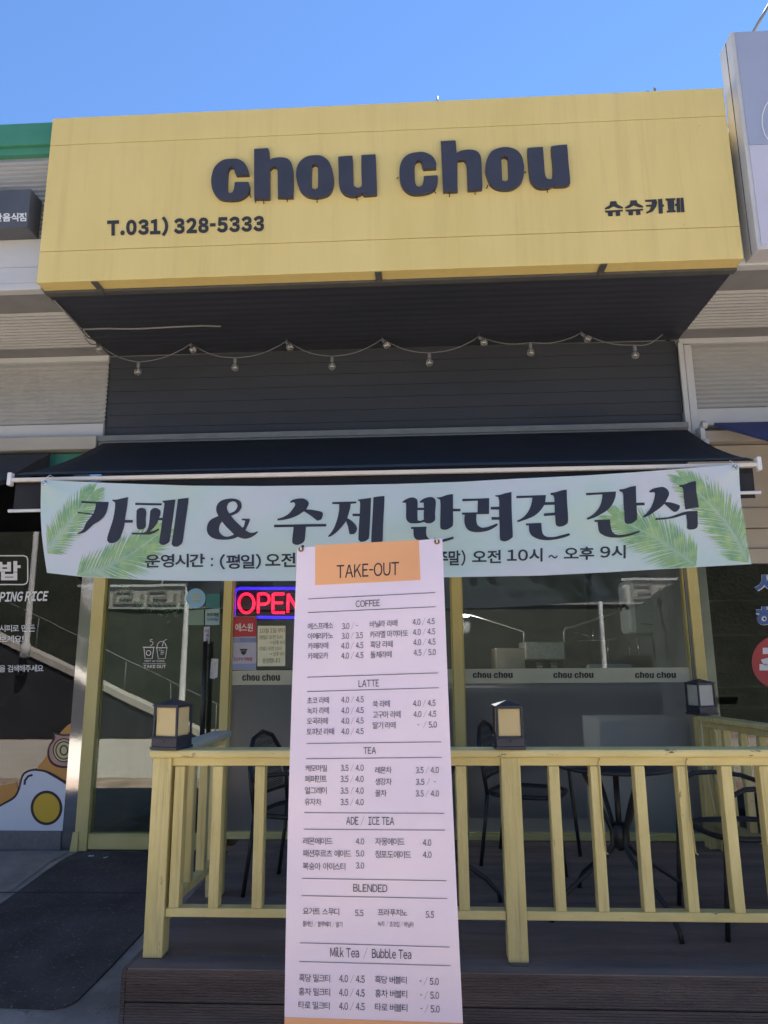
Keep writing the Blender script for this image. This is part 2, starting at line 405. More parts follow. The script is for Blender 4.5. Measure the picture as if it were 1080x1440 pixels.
def fill(loops):                            # loops (first outlines, then holes) -> verts, faces
    cu = bpy.data.curves.new('tmp', 'CURVE'); cu.dimensions = '2D'; cu.fill_mode = 'BOTH'
    for lp in loops:
        sp = cu.splines.new('POLY'); sp.points.add(len(lp) - 1); sp.use_cyclic_u = True
        for q, p in zip(sp.points, lp): q.co = (p[0], p[1], 0, 1)
    o = bpy.data.objects.new('tmp', cu)
    me = o.to_mesh()
    v = [(a.co.x, a.co.y) for a in me.vertices]; f = [tuple(p.vertices) for p in me.polygons]
    o.to_mesh_clear(); bpy.data.objects.remove(o); bpy.data.curves.remove(cu)
    return v, f
_tc = {}
def outline(ch, bold, shear):               # one character's outline; Latin taken from the full-width forms of the same face
    k = (ch, bold, shear)
    if k not in _tc:
        cu = bpy.data.curves.new('tmp', 'FONT'); cu.body = chr(ord(ch) + 0xFEE0) if 0x20 < ord(ch) < 0x7f else ch
        cu.offset = bold; cu.shear = shear; cu.resolution_u = 3
        o = bpy.data.objects.new('tmp', cu); me = o.to_mesh()
        _tc[k] = ([(a.co.x, a.co.y) for a in me.vertices], [tuple(p.vertices) for p in me.polygons])
        o.to_mesh_clear(); bpy.data.objects.remove(o); bpy.data.curves.remove(cu)
    return _tc[k]
def text(body, bold=0.0, shear=0.0):
    V, F, x = [], [], 0.0
    for ch in body:
        if ch == ' ': x += .27; continue
        v, f = outline(ch, bold, shear)
        if not v: continue
        if ch in '-/':                      # the full-width dash and slash are too wide
            k = .42 if ch == '-' else .62
            v = [(q[0] * k, q[1]) for q in v]
        a = min(p[0] for p in v); b = max(p[0] for p in v); n = len(V); gap = .075 if ord(ch) < 0x7f else .04
        V += [(p[0] - a + x + gap / 2, p[1]) for p in v]; F += [tuple(i + n for i in q) for q in f]
        x += b - a + gap
    return V, F
def hangul(s): return any(ord(c) > 0x3000 for c in s)
class Print:                                # flat printed shapes in photo pixels, laid on a surface
    def __init__(s, surf, lift, cut=0): s.surf, s.lift, s.cut = surf, lift, cut; s.v, s.f = [], []
    def add(s, v, f):
        b = len(s.v); s.v += v; s.f += [tuple(b + i for i in q) for q in f]; return s
    def poly(s, loops): return s.add(*fill(loops))
    def line(s, pts, wd, closed=False):
        pts = [Vector((p[0], p[1])) for p in pts]; n = len(pts); V = []; F = []
        for i, p in enumerate(pts):
            a = pts[i - 1] if (i or closed) else pts[i]; b = pts[(i + 1) % n] if (i < n - 1 or closed) else pts[i]
            d = (b - a).normalized(); nn = Vector((-d.y, d.x)) * wd / 2
            V += [tuple(p + nn), tuple(p - nn)]
        for i in range(n if closed else n - 1):
            j = (i + 1) % n; F.append((2 * i, 2 * i + 1, 2 * j + 1, 2 * j))
        return s.add(V, F)
    def ring(s, cx, cy, rx, ry, wd, n=28):
        return s.line([(cx + rx * math.cos(2 * math.pi * k / n), cy + ry * math.sin(2 * math.pi * k / n)) for k in range(n)], wd, True)
    def disc(s, cx, cy, rx, ry, n=28):
        return s.poly([[(cx + rx * math.cos(2 * math.pi * k / n), cy + ry * math.sin(2 * math.pi * k / n)) for k in range(n)]])
    def text(s, body, x0, x1, yt, yb, slope=0.0, bold=0.0, shear=0.0, lean=0.0):   # yt, yb: top and bottom at the middle of the text
        v, f = text(body, bold, shear)
        if not v: return s
        a = min(p[0] for p in v); b = max(p[0] for p in v)
        if hangul(body): c = min(p[1] for p in v); d = max(p[1] for p in v)
        else: c, d = 0.0, 0.735
        out = []
        for x, y in v:
            u = (x - a) / (b - a); t = (y - c) / (d - c)
            px = x0 + (x1 - x0) * u; py = yb + (yt - yb) * t + slope * (px - (x0 + x1) / 2)
            out.append((px + lean * (yb - py), py))
        return s.add(out, f)
    def build(s, name, m, parent=None):
        bm = bmesh.new(); vs = [bm.verts.new((x, y, 0)) for x, y in s.v]
        for q in s.f:
            try: bm.faces.new([vs[i] for i in q])
            except ValueError: pass
        if s.cut:
            for ax in (0, 1):
                lo = min(p[ax] for p in s.v); hi = max(p[ax] for p in s.v); c = math.ceil(lo / s.cut) * s.cut
                while c < hi:
                    no = (1, 0, 0) if ax == 0 else (0, 1, 0); co = (c, 0, 0) if ax == 0 else (0, c, 0)
                    bmesh.ops.bisect_plane(bm, geom=bm.verts[:] + bm.edges[:] + bm.faces[:], plane_co=co, plane_no=no)
                    c += s.cut
        for v in bm.verts: v.co = s.surf(v.co.x, v.co.y, s.lift)
        k = MB(); k.bm.free(); k.bm = bm
        for f in bm.faces:
            f.normal_update()
            if f.normal.y > 0: f.normal_flip()
        return k.build(name, m, parent, fix=False)
def plane_y(Y): return lambda px, py, lift=0.0: at(px, py, Y - lift)
def crop(ox, oy, sc, pts): return [(ox + x / sc, oy + y / sc) for x, y in pts]

# ================================================================== SETTING
YF, XL, XR = 5.57, -2.605, 2.12              # shop front plane and the width of the cafe
def zz(px, py, Y=YF): return at(px, py, Y).z

def ground_z(y):
    pr = [(-200, -0.34), (1.0, -0.31), (3.2, -0.27), (5.25, -0.085), (20, -0.085)]
    for (a, za), (b, zb) in zip(pr, pr[1:]):
        if y <= b: return za + (zb - za) * max(0, (y - a) / (b - a))
    return pr[-1][1]
g = MB()
ys = [-160, -40, -12, -4, -1, 1.0, 2.0, 3.2, 3.9, 4.6, 5.25, 6, 20]
xs = [-120, -30, -10, -5, -2.6, 0, 3, 6, 12, 40, 120]
vv = [[g.bm.verts.new((x, y, ground_z(y))) for x in xs] for y in ys]
for j in range(len(ys) - 1):
    for i in range(len(xs) - 1): g.bm.faces.new([vv[j][i], vv[j][i + 1], vv[j + 1][i + 1], vv[j + 1][i]])
tag(g.build('ground', M['concrete'], fix=False), kind='structure')
def ground_patch(pts, lift, thick, name, m):
    b = MB(); n = len(pts)
    P = [atz(px, py, -0.15) for px, py in pts]
    for _ in range(6): P = [atz(px, py, ground_z(p.y)) for (px, py), p in zip(pts, P)]
    b.bm.faces.new([b.bm.verts.new((p.x, p.y, 0)) for p in P])
    for y in (1.0, 3.2, 5.25): bmesh.ops.bisect_plane(b.bm, geom=b.bm.verts[:] + b.bm.edges[:] + b.bm.faces[:], plane_co=(0, y, 0), plane_no=(0, 1, 0))
    for v in b.bm.verts: v.co.z = ground_z(v.co.y) + lift + thick
    bmesh.ops.triangulate(b.bm, faces=b.bm.faces[:])
    r_ = bmesh.ops.extrude_face_region(b.bm, geom=b.bm.faces[:])
    for v in r_['geom']:
        if isinstance(v, bmesh.types.BMVert): v.co.z -= thick
    return b.build(name, m)
rd = MB()  # sheet laid over the ground to throw sunlight back at the shaded front
rd.bm.faces.new([rd.bm.verts.new(q) for q in ((-60, -3.9, ground_z(-3.9) + .004), (60, -3.9, ground_z(-3.9) + .004), (60, .95, ground_z(.95) + .004), (-60, .95, ground_z(.95) + .004))])
tag(rd.build('road', M['road'], fix=False), kind='structure')
pv = MB()                                     # paving in front of the left shop
for y0, y1 in ((3.3, 5.25), (5.25, 5.5)):
    pv.bm.faces.new([pv.bm.verts.new(p) for p in ((-9, y0, ground_z(y0) + .004), (-2.62, y0, ground_z(y0) + .004), (-2.62, y1, ground_z(y1) + .004), (-9, y1, ground_z(y1) + .004))])
tag(pv.build('pavement', M['paving'], fix=False), kind='structure')

# ------------------------------------------------------------------ the cafe's part of the building
cafe = thing('cafe_building', 'dark lap sided cafe front with yellow door and window frames under the yellow sign', 'building', (0, YF, 0))
b = MB()
zt, zb_, nb_ = 3.84, 3.10, 7
for k in range(nb_):                          # lap siding with one butt joint per board
    z0 = zb_ + (zt - zb_) * k / nb_; z1 = z0 + (zt - zb_) / nb_ - 0.0012
    cuts = [XL, (0.35, 1.05, -0.9)[k % 3], XR + 0.01]
    for x0, x1 in zip(cuts, cuts[1:]):
        b.hexa([(x0, YF - .009, z0), (x1 - .001, YF - .009, z0), (x1 - .001, YF + .06, z0), (x0, YF + .06, z0)],
               [(x0, YF - .003, z1), (x1 - .001, YF - .003, z1), (x1 - .001, YF + .06, z1), (x0, YF + .06, z1)])
b.build('wall_cladding', M['clad'], cafe)
b = MB(); b.box(XL, XR + .03, 4.49, YF - .016, 3.842, 3.90)
b.build('soffit', M['soffit'], cafe)
b = MB(); b.box(XL, XR, 4.50, 9.2, 3.92, 5.06)
b.build('roof', M['trim_grey'], cafe)
b = MB(); b.box(XL, XR, YF + .01, YF + .16, 2.30, 3.08)
b.build('lintel_wall', M['clad'], cafe)
b = MB()                                      # the room behind the glass
b.box(XL, XR, 9.0, 9.1, -.08, 2.9); b.box(XL, XL + .06, YF + .17, 9.0, -.08, 2.9); b.box(XR - .06, XR, YF + .17, 9.0, -.08, 2.9)
b.box(XL + .06, XR - .06, YF + .17, 9.0, 2.85, 2.9); b.box(XL + .06, XR - .06, YF + .17, 9.0, -.084, -.03)
b.build('interior_wall', M['room'], cafe)
b = MB(); b.tube([(-2.58, 4.56, 3.825), (-2.585, 4.9, 3.82), (-2.59, 5.1, 3.80), (-2.595, 5.2, 3.83)], .006, 6)
pp = [at(117, 463, 4.0), at(180, 461, 4.0), at(250, 458.5, 4.0), at(311, 459, 4.0)]
pp = [atz(x, y, 3.832) for x, y in ((117, 463), (150, 462), (190, 462.5), (250, 459.5), (285, 458), (311, 459))]
b.tube(pp, .008, 6)
b.build('cable', M['trim_grey'], cafe)
# door
b = MB()
b.box(-2.60, -2.503, YF - .03, YF + .07, -.085, 2.30); b.box(-1.545, -1.478, YF - .03, YF + .07, -.06, 2.30)
b.box(-2.503, -1.545, YF - .028, YF + .065, 2.20, 2.30)
b.box(-2.498, -1.55, YF - .022, YF + .06, -.075, .022)
b.box(-2.498, -1.55, YF - .027, YF + .06, .022, .034)
b.hexa([(-2.625, YF - .045, -.09), (-2.565, YF - .045, -.09), (-2.565, YF - .03, -.09), (-2.625, YF - .03, -.09)],
       [(-2.612, YF - .04, .05), (-2.567, YF - .04, .05), (-2.567, YF - .03, .05), (-2.612, YF - .03, .05)])
door = b.build('door', M['yellow_frame'], cafe, bevel=.004)
b = MB(); b.box(-2.50, -1.55, YF + .015, YF + .023, .03, 2.2); b.build('pane', M['door_glass'], door)
b = MB()
hx = at(286, 970, YF - .05)
b.tube([at(289, 902, YF - .06), at(283, 1075, YF - .06)], .019, 12)
for yy in (925, 1045): b.tube([at(288, yy, YF - .06), at(288, yy, YF + .02)], .010, 8)
b.build('handle', M['black_steel'], door)
pr = Print(plane_y(YF + .015), .002)
o_ = (120, 800, 5.143)
def cr(p): return crop(*o_, p)
pr.line(cr([(424, 572), (432, 648), (484, 648), (494, 572)]), .9); pr.line(cr([(416, 567), (502, 567)]), 1.4)
pr.ring(120 + 457 / 5.143, 800 + 608 / 5.143, 3.2, 3.4, 1.0)
pr.line(cr([(470, 556), (488, 545), (490, 530), (470, 522), (468, 512), (486, 510)]), .9)
pr.line(cr([(516, 572), (527, 648), (578, 648), (590, 572)]), .9); pr.line(cr([(510, 570), (596, 570)]), 1.2)
pr.line(cr([(518, 566), (524, 540), (540, 526), (556, 524), (575, 535), (588, 566)]), .9); pr.line(cr([(556, 560), (568, 520), (588, 510)]), 1.0)
for cx, cy in ((545, 585), (560, 600), (553, 612)): pr.line(cr([(cx - 8, cy - 6), (cx + 8, cy - 8), (cx + 8, cy + 7), (cx - 8, cy + 8)]), .6, True)
pr.line(cr([(416, 686), (584, 686)]), .5)
pr.text('HOT or COOL', 203.6, 232.2, 928.2, 930.8, bold=.02); pr.text('TAKE OUT', 202, 233.2, 935.3, 939.4, bold=.03)
pr.build('lettering', M['white_vinyl'], door)
# windows
def window(x0, x1, name_bits, px0, px1):
    b = MB()
    b.box(x0, x1, YF - .03, YF + .06, .003, .035); b.box(x0, x1, YF - .018, YF + .058, .035, .05)
    b.box(x0, x1, YF - .02, YF + .06, 2.22, 2.30)
    for xa_, xb_ in ((x0, x0 + .008), (x1 - .008, x1)): b.box(xa_, xb_, YF - .012, YF + .05, .045, 2.225)
    fr = b.build('window', M['yellow_frame'], cafe, bevel=.003)
    b = MB(); b.box(x0 + .004, x1 - .004, YF + .012, YF + .020, 1.110, 2.22); b.build('pane', M['win_glass'], fr)
    b = MB(); b.face([(x0 + .006, YF + .016, .05), (x1 - .006, YF + .016, .05), (x1 - .006, YF + .016, 1.108), (x0 + .006, YF + .016, 1.108)])
    b.build('frosted_film', M['film'], fr, fix=False)
    b = MB(); b.box(x0 + .006, x1 - .006, YF + .008, YF + .011, 1.105, 1.213); b.build('cream_band', M['band'], fr)
    return fr
b = MB()
b.box(.242, .318, YF - .035, YF + .07, .15, 2.30)
b.hexa([(.262, YF - .03, -.0), (.300, YF - .03, -.0), (.300, YF + .07, -.0), (.262, YF + .07, -.0)], [(.242, YF - .034, .15), (.318, YF - .034, .15), (.318, YF + .07, .15), (.242, YF + .07, .15)])
b.build('mullion', M['yellow_frame'], cafe, bevel=.003)
b = MB(); b.box(2.022, 2.04, YF - .02, YF + .07, .0, 2.3)
b.build('edge_strip', M['trim_grey'], cafe)
b = MB(); b.box(2.04, 2.118, YF - .04, YF + .07, 1.0, 2.30); b.box(2.04, 2.118, YF - .038, YF + .07, -.0, 1.0)
b.build('corner_post', M['yellow_frame'], cafe, bevel=.003)
wl = window(-1.476, .240, '', 330, 634)
wr = window(.320, 2.020, '', 648, 962)

# ------------------------------------------------------------------ traced outlines of the round grotesque name
S = 7.714
CHOU = []
for o_, loops in (((280, 190, S), [
        [(350, 255), (420, 258), (480, 290), (520, 345), (535, 390), (540, 425), (400, 430), (385, 395), (378, 350), (355, 343), (330, 350), (312, 390), (306, 480), (306, 600), (330, 628), (360, 620), (378, 580), (385, 515), (400, 508), (535, 508), (548, 560), (535, 620), (490, 665), (420, 695), (320, 702), (230, 688), (180, 650), (145, 590), (130, 500), (140, 420), (165, 350), (210, 300), (270, 265)]]),
        ((280, 190, S), [[(596, 158), (608, 148), (745, 140), (755, 160), (762, 275), (800, 250), (880, 240), (950, 250), (995, 290), (1015, 360), (1020, 480), (1018, 655), (1005, 670), (868, 670), (855, 655), (852, 440), (850, 370), (830, 340), (795, 342), (765, 365), (765, 500), (765, 670), (748, 685), (612, 686), (597, 668)]]),
        ((410, 190, S), [[(270, 217), (340, 230), (400, 280), (435, 350), (455, 440), (455, 520), (430, 600), (380, 648), (300, 670), (220, 670), (150, 648), (95, 595), (60, 510), (48, 420), (60, 340), (100, 275), (170, 230)], [(220, 325), (250, 308), (285, 325), (287, 450), (285, 570), (255, 592), (218, 575), (216, 450)]]),
        ((410, 190, S), [[(505, 240), (520, 232), (650, 222), (663, 240), (668, 400), (672, 530), (690, 560), (720, 570), (750, 560), (762, 530), (758, 400), (757, 230), (770, 215), (900, 208), (912, 225), (920, 400), (926, 628), (910, 640), (790, 648), (775, 636), (765, 625), (720, 648), (640, 658), (570, 630), (530, 585), (512, 520), (510, 400)]]),
        ((550, 180, S), [[(280, 262), (350, 260), (420, 285), (465, 325), (490, 380), (487, 430), (350, 438), (335, 410), (330, 370), (310, 345), (280, 350), (258, 390), (256, 480), (262, 590), (280, 630), (310, 635), (335, 620), (350, 580), (355, 525), (370, 520), (500, 512), (508, 540), (500, 600), (475, 655), (420, 692), (330, 712), (230, 712), (160, 678), (115, 620), (92, 540), (92, 440), (110, 370), (150, 310), (210, 275)]]),
        ((550, 180, S), [[(542, 155), (555, 142), (690, 133), (702, 150), (710, 270), (760, 245), (850, 233), (920, 245), (960, 280), (978, 340), (985, 480), (992, 635), (980, 660), (848, 670), (832, 655), (825, 480), (815, 380), (790, 340), (750, 340), (718, 350), (720, 500), (722, 672), (710, 682), (580, 684), (565, 665), (555, 450)]]),
        ((670, 180, S), [[(290, 207), (370, 212), (440, 240), (490, 300), (512, 380), (518, 460), (500, 560), (450, 620), (380, 658), (290, 665), (210, 648), (150, 603), (115, 525), (98, 450), (105, 370), (135, 290), (190, 235)], [(270, 315), (305, 298), (340, 318), (347, 440), (348, 560), (315, 580), (280, 568), (275, 440)]]),
        ((670, 180, S), [[(555, 235), (570, 215), (710, 205), (722, 218), (735, 380), (745, 500), (765, 545), (795, 555), (830, 548), (830, 400), (812, 220), (830, 195), (965, 180), (985, 195), (1000, 380), (1018, 575), (1005, 608), (960, 625), (855, 629), (835, 622), (780, 645), (700, 648), (640, 628), (595, 575), (575, 500), (562, 350)]])):
    CHOU.append([smooth_loop(crop(*o_, lp), 50, 4) for lp in loops])
def chou_small(pr, x0, x1, yt, yb):           # the same name, small, for the vinyl band
    for loops in CHOU:
        out = []
        for lp in loops:
            q = []
            for x, y in lp:
                yy = y + 0.0395 * (x - 297)   # takes the sign's perspective slope out
                q.append((x0 + (x - 297) / (803 - 297) * (x1 - x0), yt + (yy - 206) / (287 - 206) * (yb - yt)))
            out.append(q)
        pr.poly(out)
pr = Print(plane_y(YF + .008), .002)
chou_small(pr, 340.5, 394, 947, 958); pr.build('lettering', M['vinyl_dark'], wl)
for x0, x1 in ((664.7, 721.4), (778, 835), (893, 951)):
    pr = Print(plane_y(YF + .008), .002); chou_small(pr, x0, x1, 944, 954); pr.build('lettering', M['vinyl_dark'], wr)

# ------------------------------------------------------------------ yellow sign box
YS = 4.327
sg = thing('sign_box', 'long yellow panel sign box with raised dark letters above the cafe', 'sign', (-.22, YS + .06, 3.835))
b = MB()
for z0, z1 in ((3.835, 4.066), (4.071, 4.905), (4.910, 5.13)): b.box(-2.585, 2.147, YS, YS + .112, z0, z1)
b.build('panel', M['yellow_panel'], sg, bevel=.002)
b = MB(); b.box(-2.575, 2.137, YS + .006, YS + .10, 4.06, 4.92)
b.build('seam', mat('sign seam', (0.16, 0.11, 0.05), (0.30, 0.21, 0.08), 20, rough=.8), sg)
b = MB(); b.box(-2.59, 2.15, YS + .113, YS + .165, 3.818, 3.86); b.build('angle_trim', M['dark_trim'], sg)
for px, py in ((138, 403), (533, 393), (846, 379)):
    p = atz(px, py, 3.83); b = MB()
    b.box(p.x - .022, p.x + .022, YS + .004, YS + .16, 3.826, 3.834); b.box(p.x - .012, p.x + .012, YS + .10, YS + .16, 3.812, 3.826)
    b.build('bracket', M['dark_trim'], sg)
def raised(loops, yf, yb, name, m, parent):
    b = MB(); v, f = fill(loops)
    vs = [b.bm.verts.new(at(x, y, yf)) for x, y in v]
    for q in f: b.bm.faces.new([vs[i] for i in q])
    for lp in loops:
        A = [at(x, y, yf) for x, y in lp]; n = len(lp)
        a = [b.bm.verts.new(p) for p in A]; c = [b.bm.verts.new((p.x, yb, p.z)) for p in A]
        for i in range(n): b.bm.faces.new([a[i], a[(i + 1) % n], c[(i + 1) % n], c[i]])
    bmesh.ops.remove_doubles(b.bm, verts=b.bm.verts, dist=.0002)
    return b.build(name, m, parent)
for loops in CHOU: raised(loops, YS - .030, YS + .002, 'letter', M['letter'], sg)
pr = Print(plane_y(YS), .004)
pr.text('T.031) 328-5333', 150.6, 371.5, 308.3, 326.8, slope=-.030, bold=.06)
pr.build('lettering', M['vinyl_dark'], sg)
pr = Print(plane_y(YS), .004); o_ = (835, 265, 7.448)
s1 = [[(172, 135), (235, 132), (248, 165), (305, 195), (305, 212), (255, 208), (205, 188), (160, 215), (116, 222), (116, 206), (165, 175)],
      [(120, 232), (305, 222), (305, 240), (275, 243), (278, 285), (232, 290), (228, 248), (200, 250), (198, 290), (152, 292), (148, 252), (120, 252)]]
for dx, dy in ((0, 0), (213, -10)):
    for lp in s1: pr.poly([crop(*o_, [(x + dx, y + dy) for x, y in lp])])
for lp in ([(538, 120), (655, 112), (665, 150), (655, 190), (620, 240), (552, 265), (550, 248), (585, 225), (600, 192), (548, 190), (546, 172), (605, 168), (608, 140), (540, 140)],
           [(672, 112), (718, 106), (722, 168), (737, 168), (737, 190), (722, 192), (724, 262), (682, 265)],
           [(752, 105), (852, 101), (854, 123), (842, 124), (844, 226), (857, 226), (858, 248), (764, 254), (763, 234), (780, 233), (771, 128), (752, 129)],
           [(866, 100), (902, 98), (908, 250), (870, 251), (866, 184), (850, 184), (849, 162), (866, 161)],
           [(908, 97), (940, 96), (952, 248), (914, 250)]):
    pr.poly([crop(*o_, lp)])
pr.build('lettering', M['vinyl_dark'], sg)
# the letters' loose feed wires
for x, y, dx, dy in ((351, 273, 2, 5), (371, 281, 0, 6), (404, 278, 0, 6), (446, 279, 0, 6), (500, 277, 3, 5), (610, 268, 3, 4), (632, 271, 0, 6), (668, 269, 0, 5), (686, 262, -2, 3), (769, 266, 1, 5), (560, 251, -2, 0), (739, 243, -1, 0)):
    b = MB(); b.tube([at(x, y - 2, YS - .012), at(x + dx * .5, y + dy * .5, YS - .02), at(x + dx, y + dy, YS - .014)], .0035, 5); b.build('wire', M['rust'], sg)
b = MB(); b.tube([at(615, 147, 4.40), at(615, 136, 4.40)], .007, 6); b.build('rod', M['trim_grey'], sg)
# dry weeds growing on the top edge of the sign
b = MB(); rnd = random.Random(4)
for k in range(70):
    x = min(1.85, max(1.39, rnd.gauss(1.62, .10))); r0 = Vector((x, 4.40 + rnd.uniform(-.02, .04), 5.125)); h = rnd.uniform(.01, .05) * (1.6 if abs(x - 1.68) < .04 else .7)
    q = r0 + Vector((rnd.uniform(-.03, .03), rnd.uniform(-.02, .02), h)); wdt = rnd.uniform(.002, .006)
    b.face([r0, r0 + Vector((wdt, 0, 0)), q + Vector((wdt * 2, 0, 0)), q + Vector((0, 0, .006))])
b.tube([(1.38, 4.40, 5.131), (1.62, 4.402, 5.134), (1.86, 4.40, 5.131)], .0035, 5)
tag(b.build('weed', mat('dry weed', (0.17, 0.12, 0.05), (0.10, 0.11, 0.04), 30, rough=.9), fix=False), 'small dry weed growing on top of the yellow sign near its right end', 'weed')

# ------------------------------------------------------------------ left and right shops
def corrugated(b, x0, x1, y, z0, z1, pitch=.038, amp=.019, flat=False, y1=None):
    """vertical sheet (bands run along x) or, with flat, the underside of an overhang"""
    L0, L1 = (z0, z1) if not flat else (y, y1); n = int((L1 - L0) / pitch); pts = []
    for k in range(n):
        s = L0 + k * pitch
        for t, d in ((0, 0), (.28, 0), (.5, 1), (.78, 1)): pts.append((s + t * pitch, d * amp))
    pts.append((L1, 0))
    for (a, da), (c, dc) in zip(pts, pts[1:]):
        if not flat: b.face([(x0, y - da, a), (x1, y - da, a), (x1, y - dc, c), (x0, y - dc, c)])
        else: b.face([(x0, a, z0 - da), (x1, a, z0 - da), (x1, c, z0 - dc), (x0, c, z0 - dc)])
    return b
def shop(name, label, x0, x1, side):
    s = thing(name, label, 'building', ((x0 + x1) / 2, YF, -.08))
    b = corrugated(MB(), x0, x1, 4.475, 4.25, 4.93)
    b.build('upper_siding', M['corr'], s, fix=False)
    b = MB(); b.box(x0, x1, 4.45, 4.50, 4.03, 4.25); b.box(x0, x1, 4.44, 4.50, 3.90, 4.024); b.box(x0, x1, 4.43, 4.50, 3.845, 3.896)
    b.build('fascia_panel', M['flash'], s, bevel=.003)
    b = MB(); b.box(x0, x1, 4.505, 4.77, 3.848, 3.90); b.box(x0, x1, 5.385, YF - .03, 3.846, 3.90); b.build('soffit_strip', mat('grey soffit ' + side, (.20, .195, .195), (.24, .235, .235), 4, rough=.6), s)
    b = corrugated(MB(), x0, x1, 4.772, 3.862, 0, flat=True, y1=5.383, pitch=.05, amp=.024); b.build('soffit', M['corr'], s, fix=False)
    b = corrugated(MB(), x0, x1, YF - .004, 3.235, 3.80); b.build('wall_siding', M['corr'], s, fix=False)
    b = MB(); b.box(x0, x1, YF - .03, YF + .05, 3.80, 3.845); b.box(x0, x1, YF - .035, YF + .05, 3.10, 3.235); b.build('flashing', M['flash'], s, bevel=.003)
    b = MB(); b.box(x0, x1, 4.52, 9.2, 3.905, 5.0); b.box(x0, x1, YF + .05, YF + .2, 2.35, 3.84); b.build('roof', M['trim_grey'], s)
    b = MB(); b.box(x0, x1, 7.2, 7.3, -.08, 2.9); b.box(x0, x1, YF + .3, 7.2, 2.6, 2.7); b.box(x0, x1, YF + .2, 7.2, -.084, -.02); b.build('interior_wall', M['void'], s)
    return s
left = shop('shop_building', 'left neighbouring rice shop front with green eave and dark tinted window', -8.0, XL - .008, 'left')
b = MB(); b.box(-8, XL - .012, 4.40, 4.60, 4.985, 5.165); b.box(-8, XL - .012, 4.43, 4.60, 4.93, 4.985); b.build('eave', M['green'], left, bevel=.004)
b = MB(); b.box(-8, XL - .01, YF - .14, YF + .0, 2.985, 3.095); b.build('shutter_box', M['shutter'], left, bevel=.004)
b = MB(); b.box(-3.75, XL - .02, YF - .05, YF + .04, 2.84, 2.975); b.build('green_panel', M['green'], left)
b = MB(); b.box(-8, -2.707, YF - .02, YF + .14, -.085, .052); b.build('plinth', M['plinth'], left, bevel=.003)
b = MB(); b.box(-8, -2.702, YF + .002, YF + .010, .055, 2.84); wp = b.build('shop_window', M['shop_glass'], left)
b = MB(); b.box(-2.705, -2.608, YF - .008, YF + .12, -.085, 2.85); b.build('pillar', M['pillar'], left)

right = shop('shop_building', 'right neighbouring shop front with beige corrugated siding and big lavender light box', XR + .035, 8.0, 'right')
b = MB(); b.box(2.135, 2.175, YF - .055, YF - .03, 3.02, 3.80); b.box(2.18, 2.24, YF - .05, YF - .025, 3.02, 3.78); b.build('downpipe', M['flash'], right, bevel=.004)
b = MB(); b.box(2.25, 8, YF - .10, YF + .02, 2.94, 3.03); b.build('shutter_box', M['shutter'], right, bevel=.004)
b = MB()
for z0, z1, y in ((2.42, 2.93, .0), (2.26, 2.415, .03), (2.10, 2.255, .0), (1.985, 2.095, .04)): b.box(2.13, 8, YF - .02 - y, YF + .1, z0, z1)
b.build('fascia_band', M['shutter'], right, bevel=.003)
b = MB(); b.box(2.195, 8, YF + .002, YF + .010, .055, 1.985); wq = b.build('shop_window', M['shop_glass'], right)
b = MB(); b.box(2.12, 2.195, YF - .012, YF + .12, -.085, 1.985); b.build('pillar', M['pillar'], right)
b = MB(); b.box(2.20, 8, YF - .02, YF + .14, -.085, .052); b.build('plinth', M['plinth'], right)

b = MB()  # thin pale horizontal bars and one upright close behind the glass
for py, hh in ((843, .022), (893, .018), (970, .018), (1001, .012)):
    z_ = zz(1040, py); b.box(2.24, 7.9, YF + .30, YF + .34, z_, z_ + hh)
b.box(2.24, 2.30, YF + .301, YF + .339, .0, 1.9)
b.build('pale_bar', M['flash'], right)
# left shop's decals on its window
g1 = plane_y(YF + .002)
pr = Print(g1, .002)
rr = [(39, 787), (37.5, 783), (33, 781.5), (-60, 781.5), (-60, 822), (33, 822), (37, 820.5), (39, 816)]
pr.line(rr, 1.6, True)
pr.text('밥', -2, 29, 789, 816, bold=.035)
pr.build('logo', M['white_vinyl'], wp)
for bd, x1, yt, yb, sl, bo, le in (('PING RICE', 66, 832.5, 845, -.02, .035, .18), ('시피로 만든', 49.5, 878.5, 888.5, -.01, .006, 0), ('보세요!', 33, 893.5, 903.5, -.01, .006, 0), ('을 검색해주세요', 61, 935, 945, -.01, .006, 0)):
    pr = Print(g1, .002); pr.text(bd, -1, x1, yt, yb, slope=sl, bold=bo, lean=le); pr.build('lettering', M['white_vinyl'], wp)
o_ = (0, 760, 3.273)
def dec(loops, lift, name, m):
    p = Print(g1, lift)
    for lp in loops: p.poly([smooth_loop(crop(*o_, lp), 55, 4)])
    return p.build(name, m, wp)
M['d_orange'] = mat('orange decal', (0.55, 0.27, 0.07), rough=.6); M['d_brown'] = mat('brown decal outline', (0.035, 0.022, 0.025), rough=.6)
M['d_white'] = mat('white decal', (0.62, 0.66, 0.72), rough=.6); M['d_yolk'] = mat('yolk decal', (0.60, 0.40, 0.04), rough=.6)
M['d_pink'] = mat('pink decal', (0.48, 0.27, 0.22), rough=.6); M['d_cream'] = mat('cream decal', (0.55, 0.48, 0.25), rough=.6)
dec([[(350, 832), (310, 852), (262, 905), (228, 960), (205, 1005), (172, 1045), (190, 1075), (260, 1105), (328, 1145), (345, 1000)], [(-60, 1128), (0, 1130), (78, 1112), (75, 1165), (0, 1222), (-60, 1240)]], .002, 'orange_shape', M['d_orange'])
dec([[(243, 880), (290, 892), (330, 890), (352, 920), (350, 1010), (330, 1040), (290, 1048), (245, 1035), (220, 1000), (222, 950), (245, 912)]], .003, 'onion_outline', M['d_brown'])
dec([[(252, 892), (290, 900), (325, 900), (346, 925), (343, 1005), (325, 1032), (290, 1038), (250, 1025), (229, 995), (230, 952), (253, 915)]], .004, 'onion_skin', M['d_pink'])
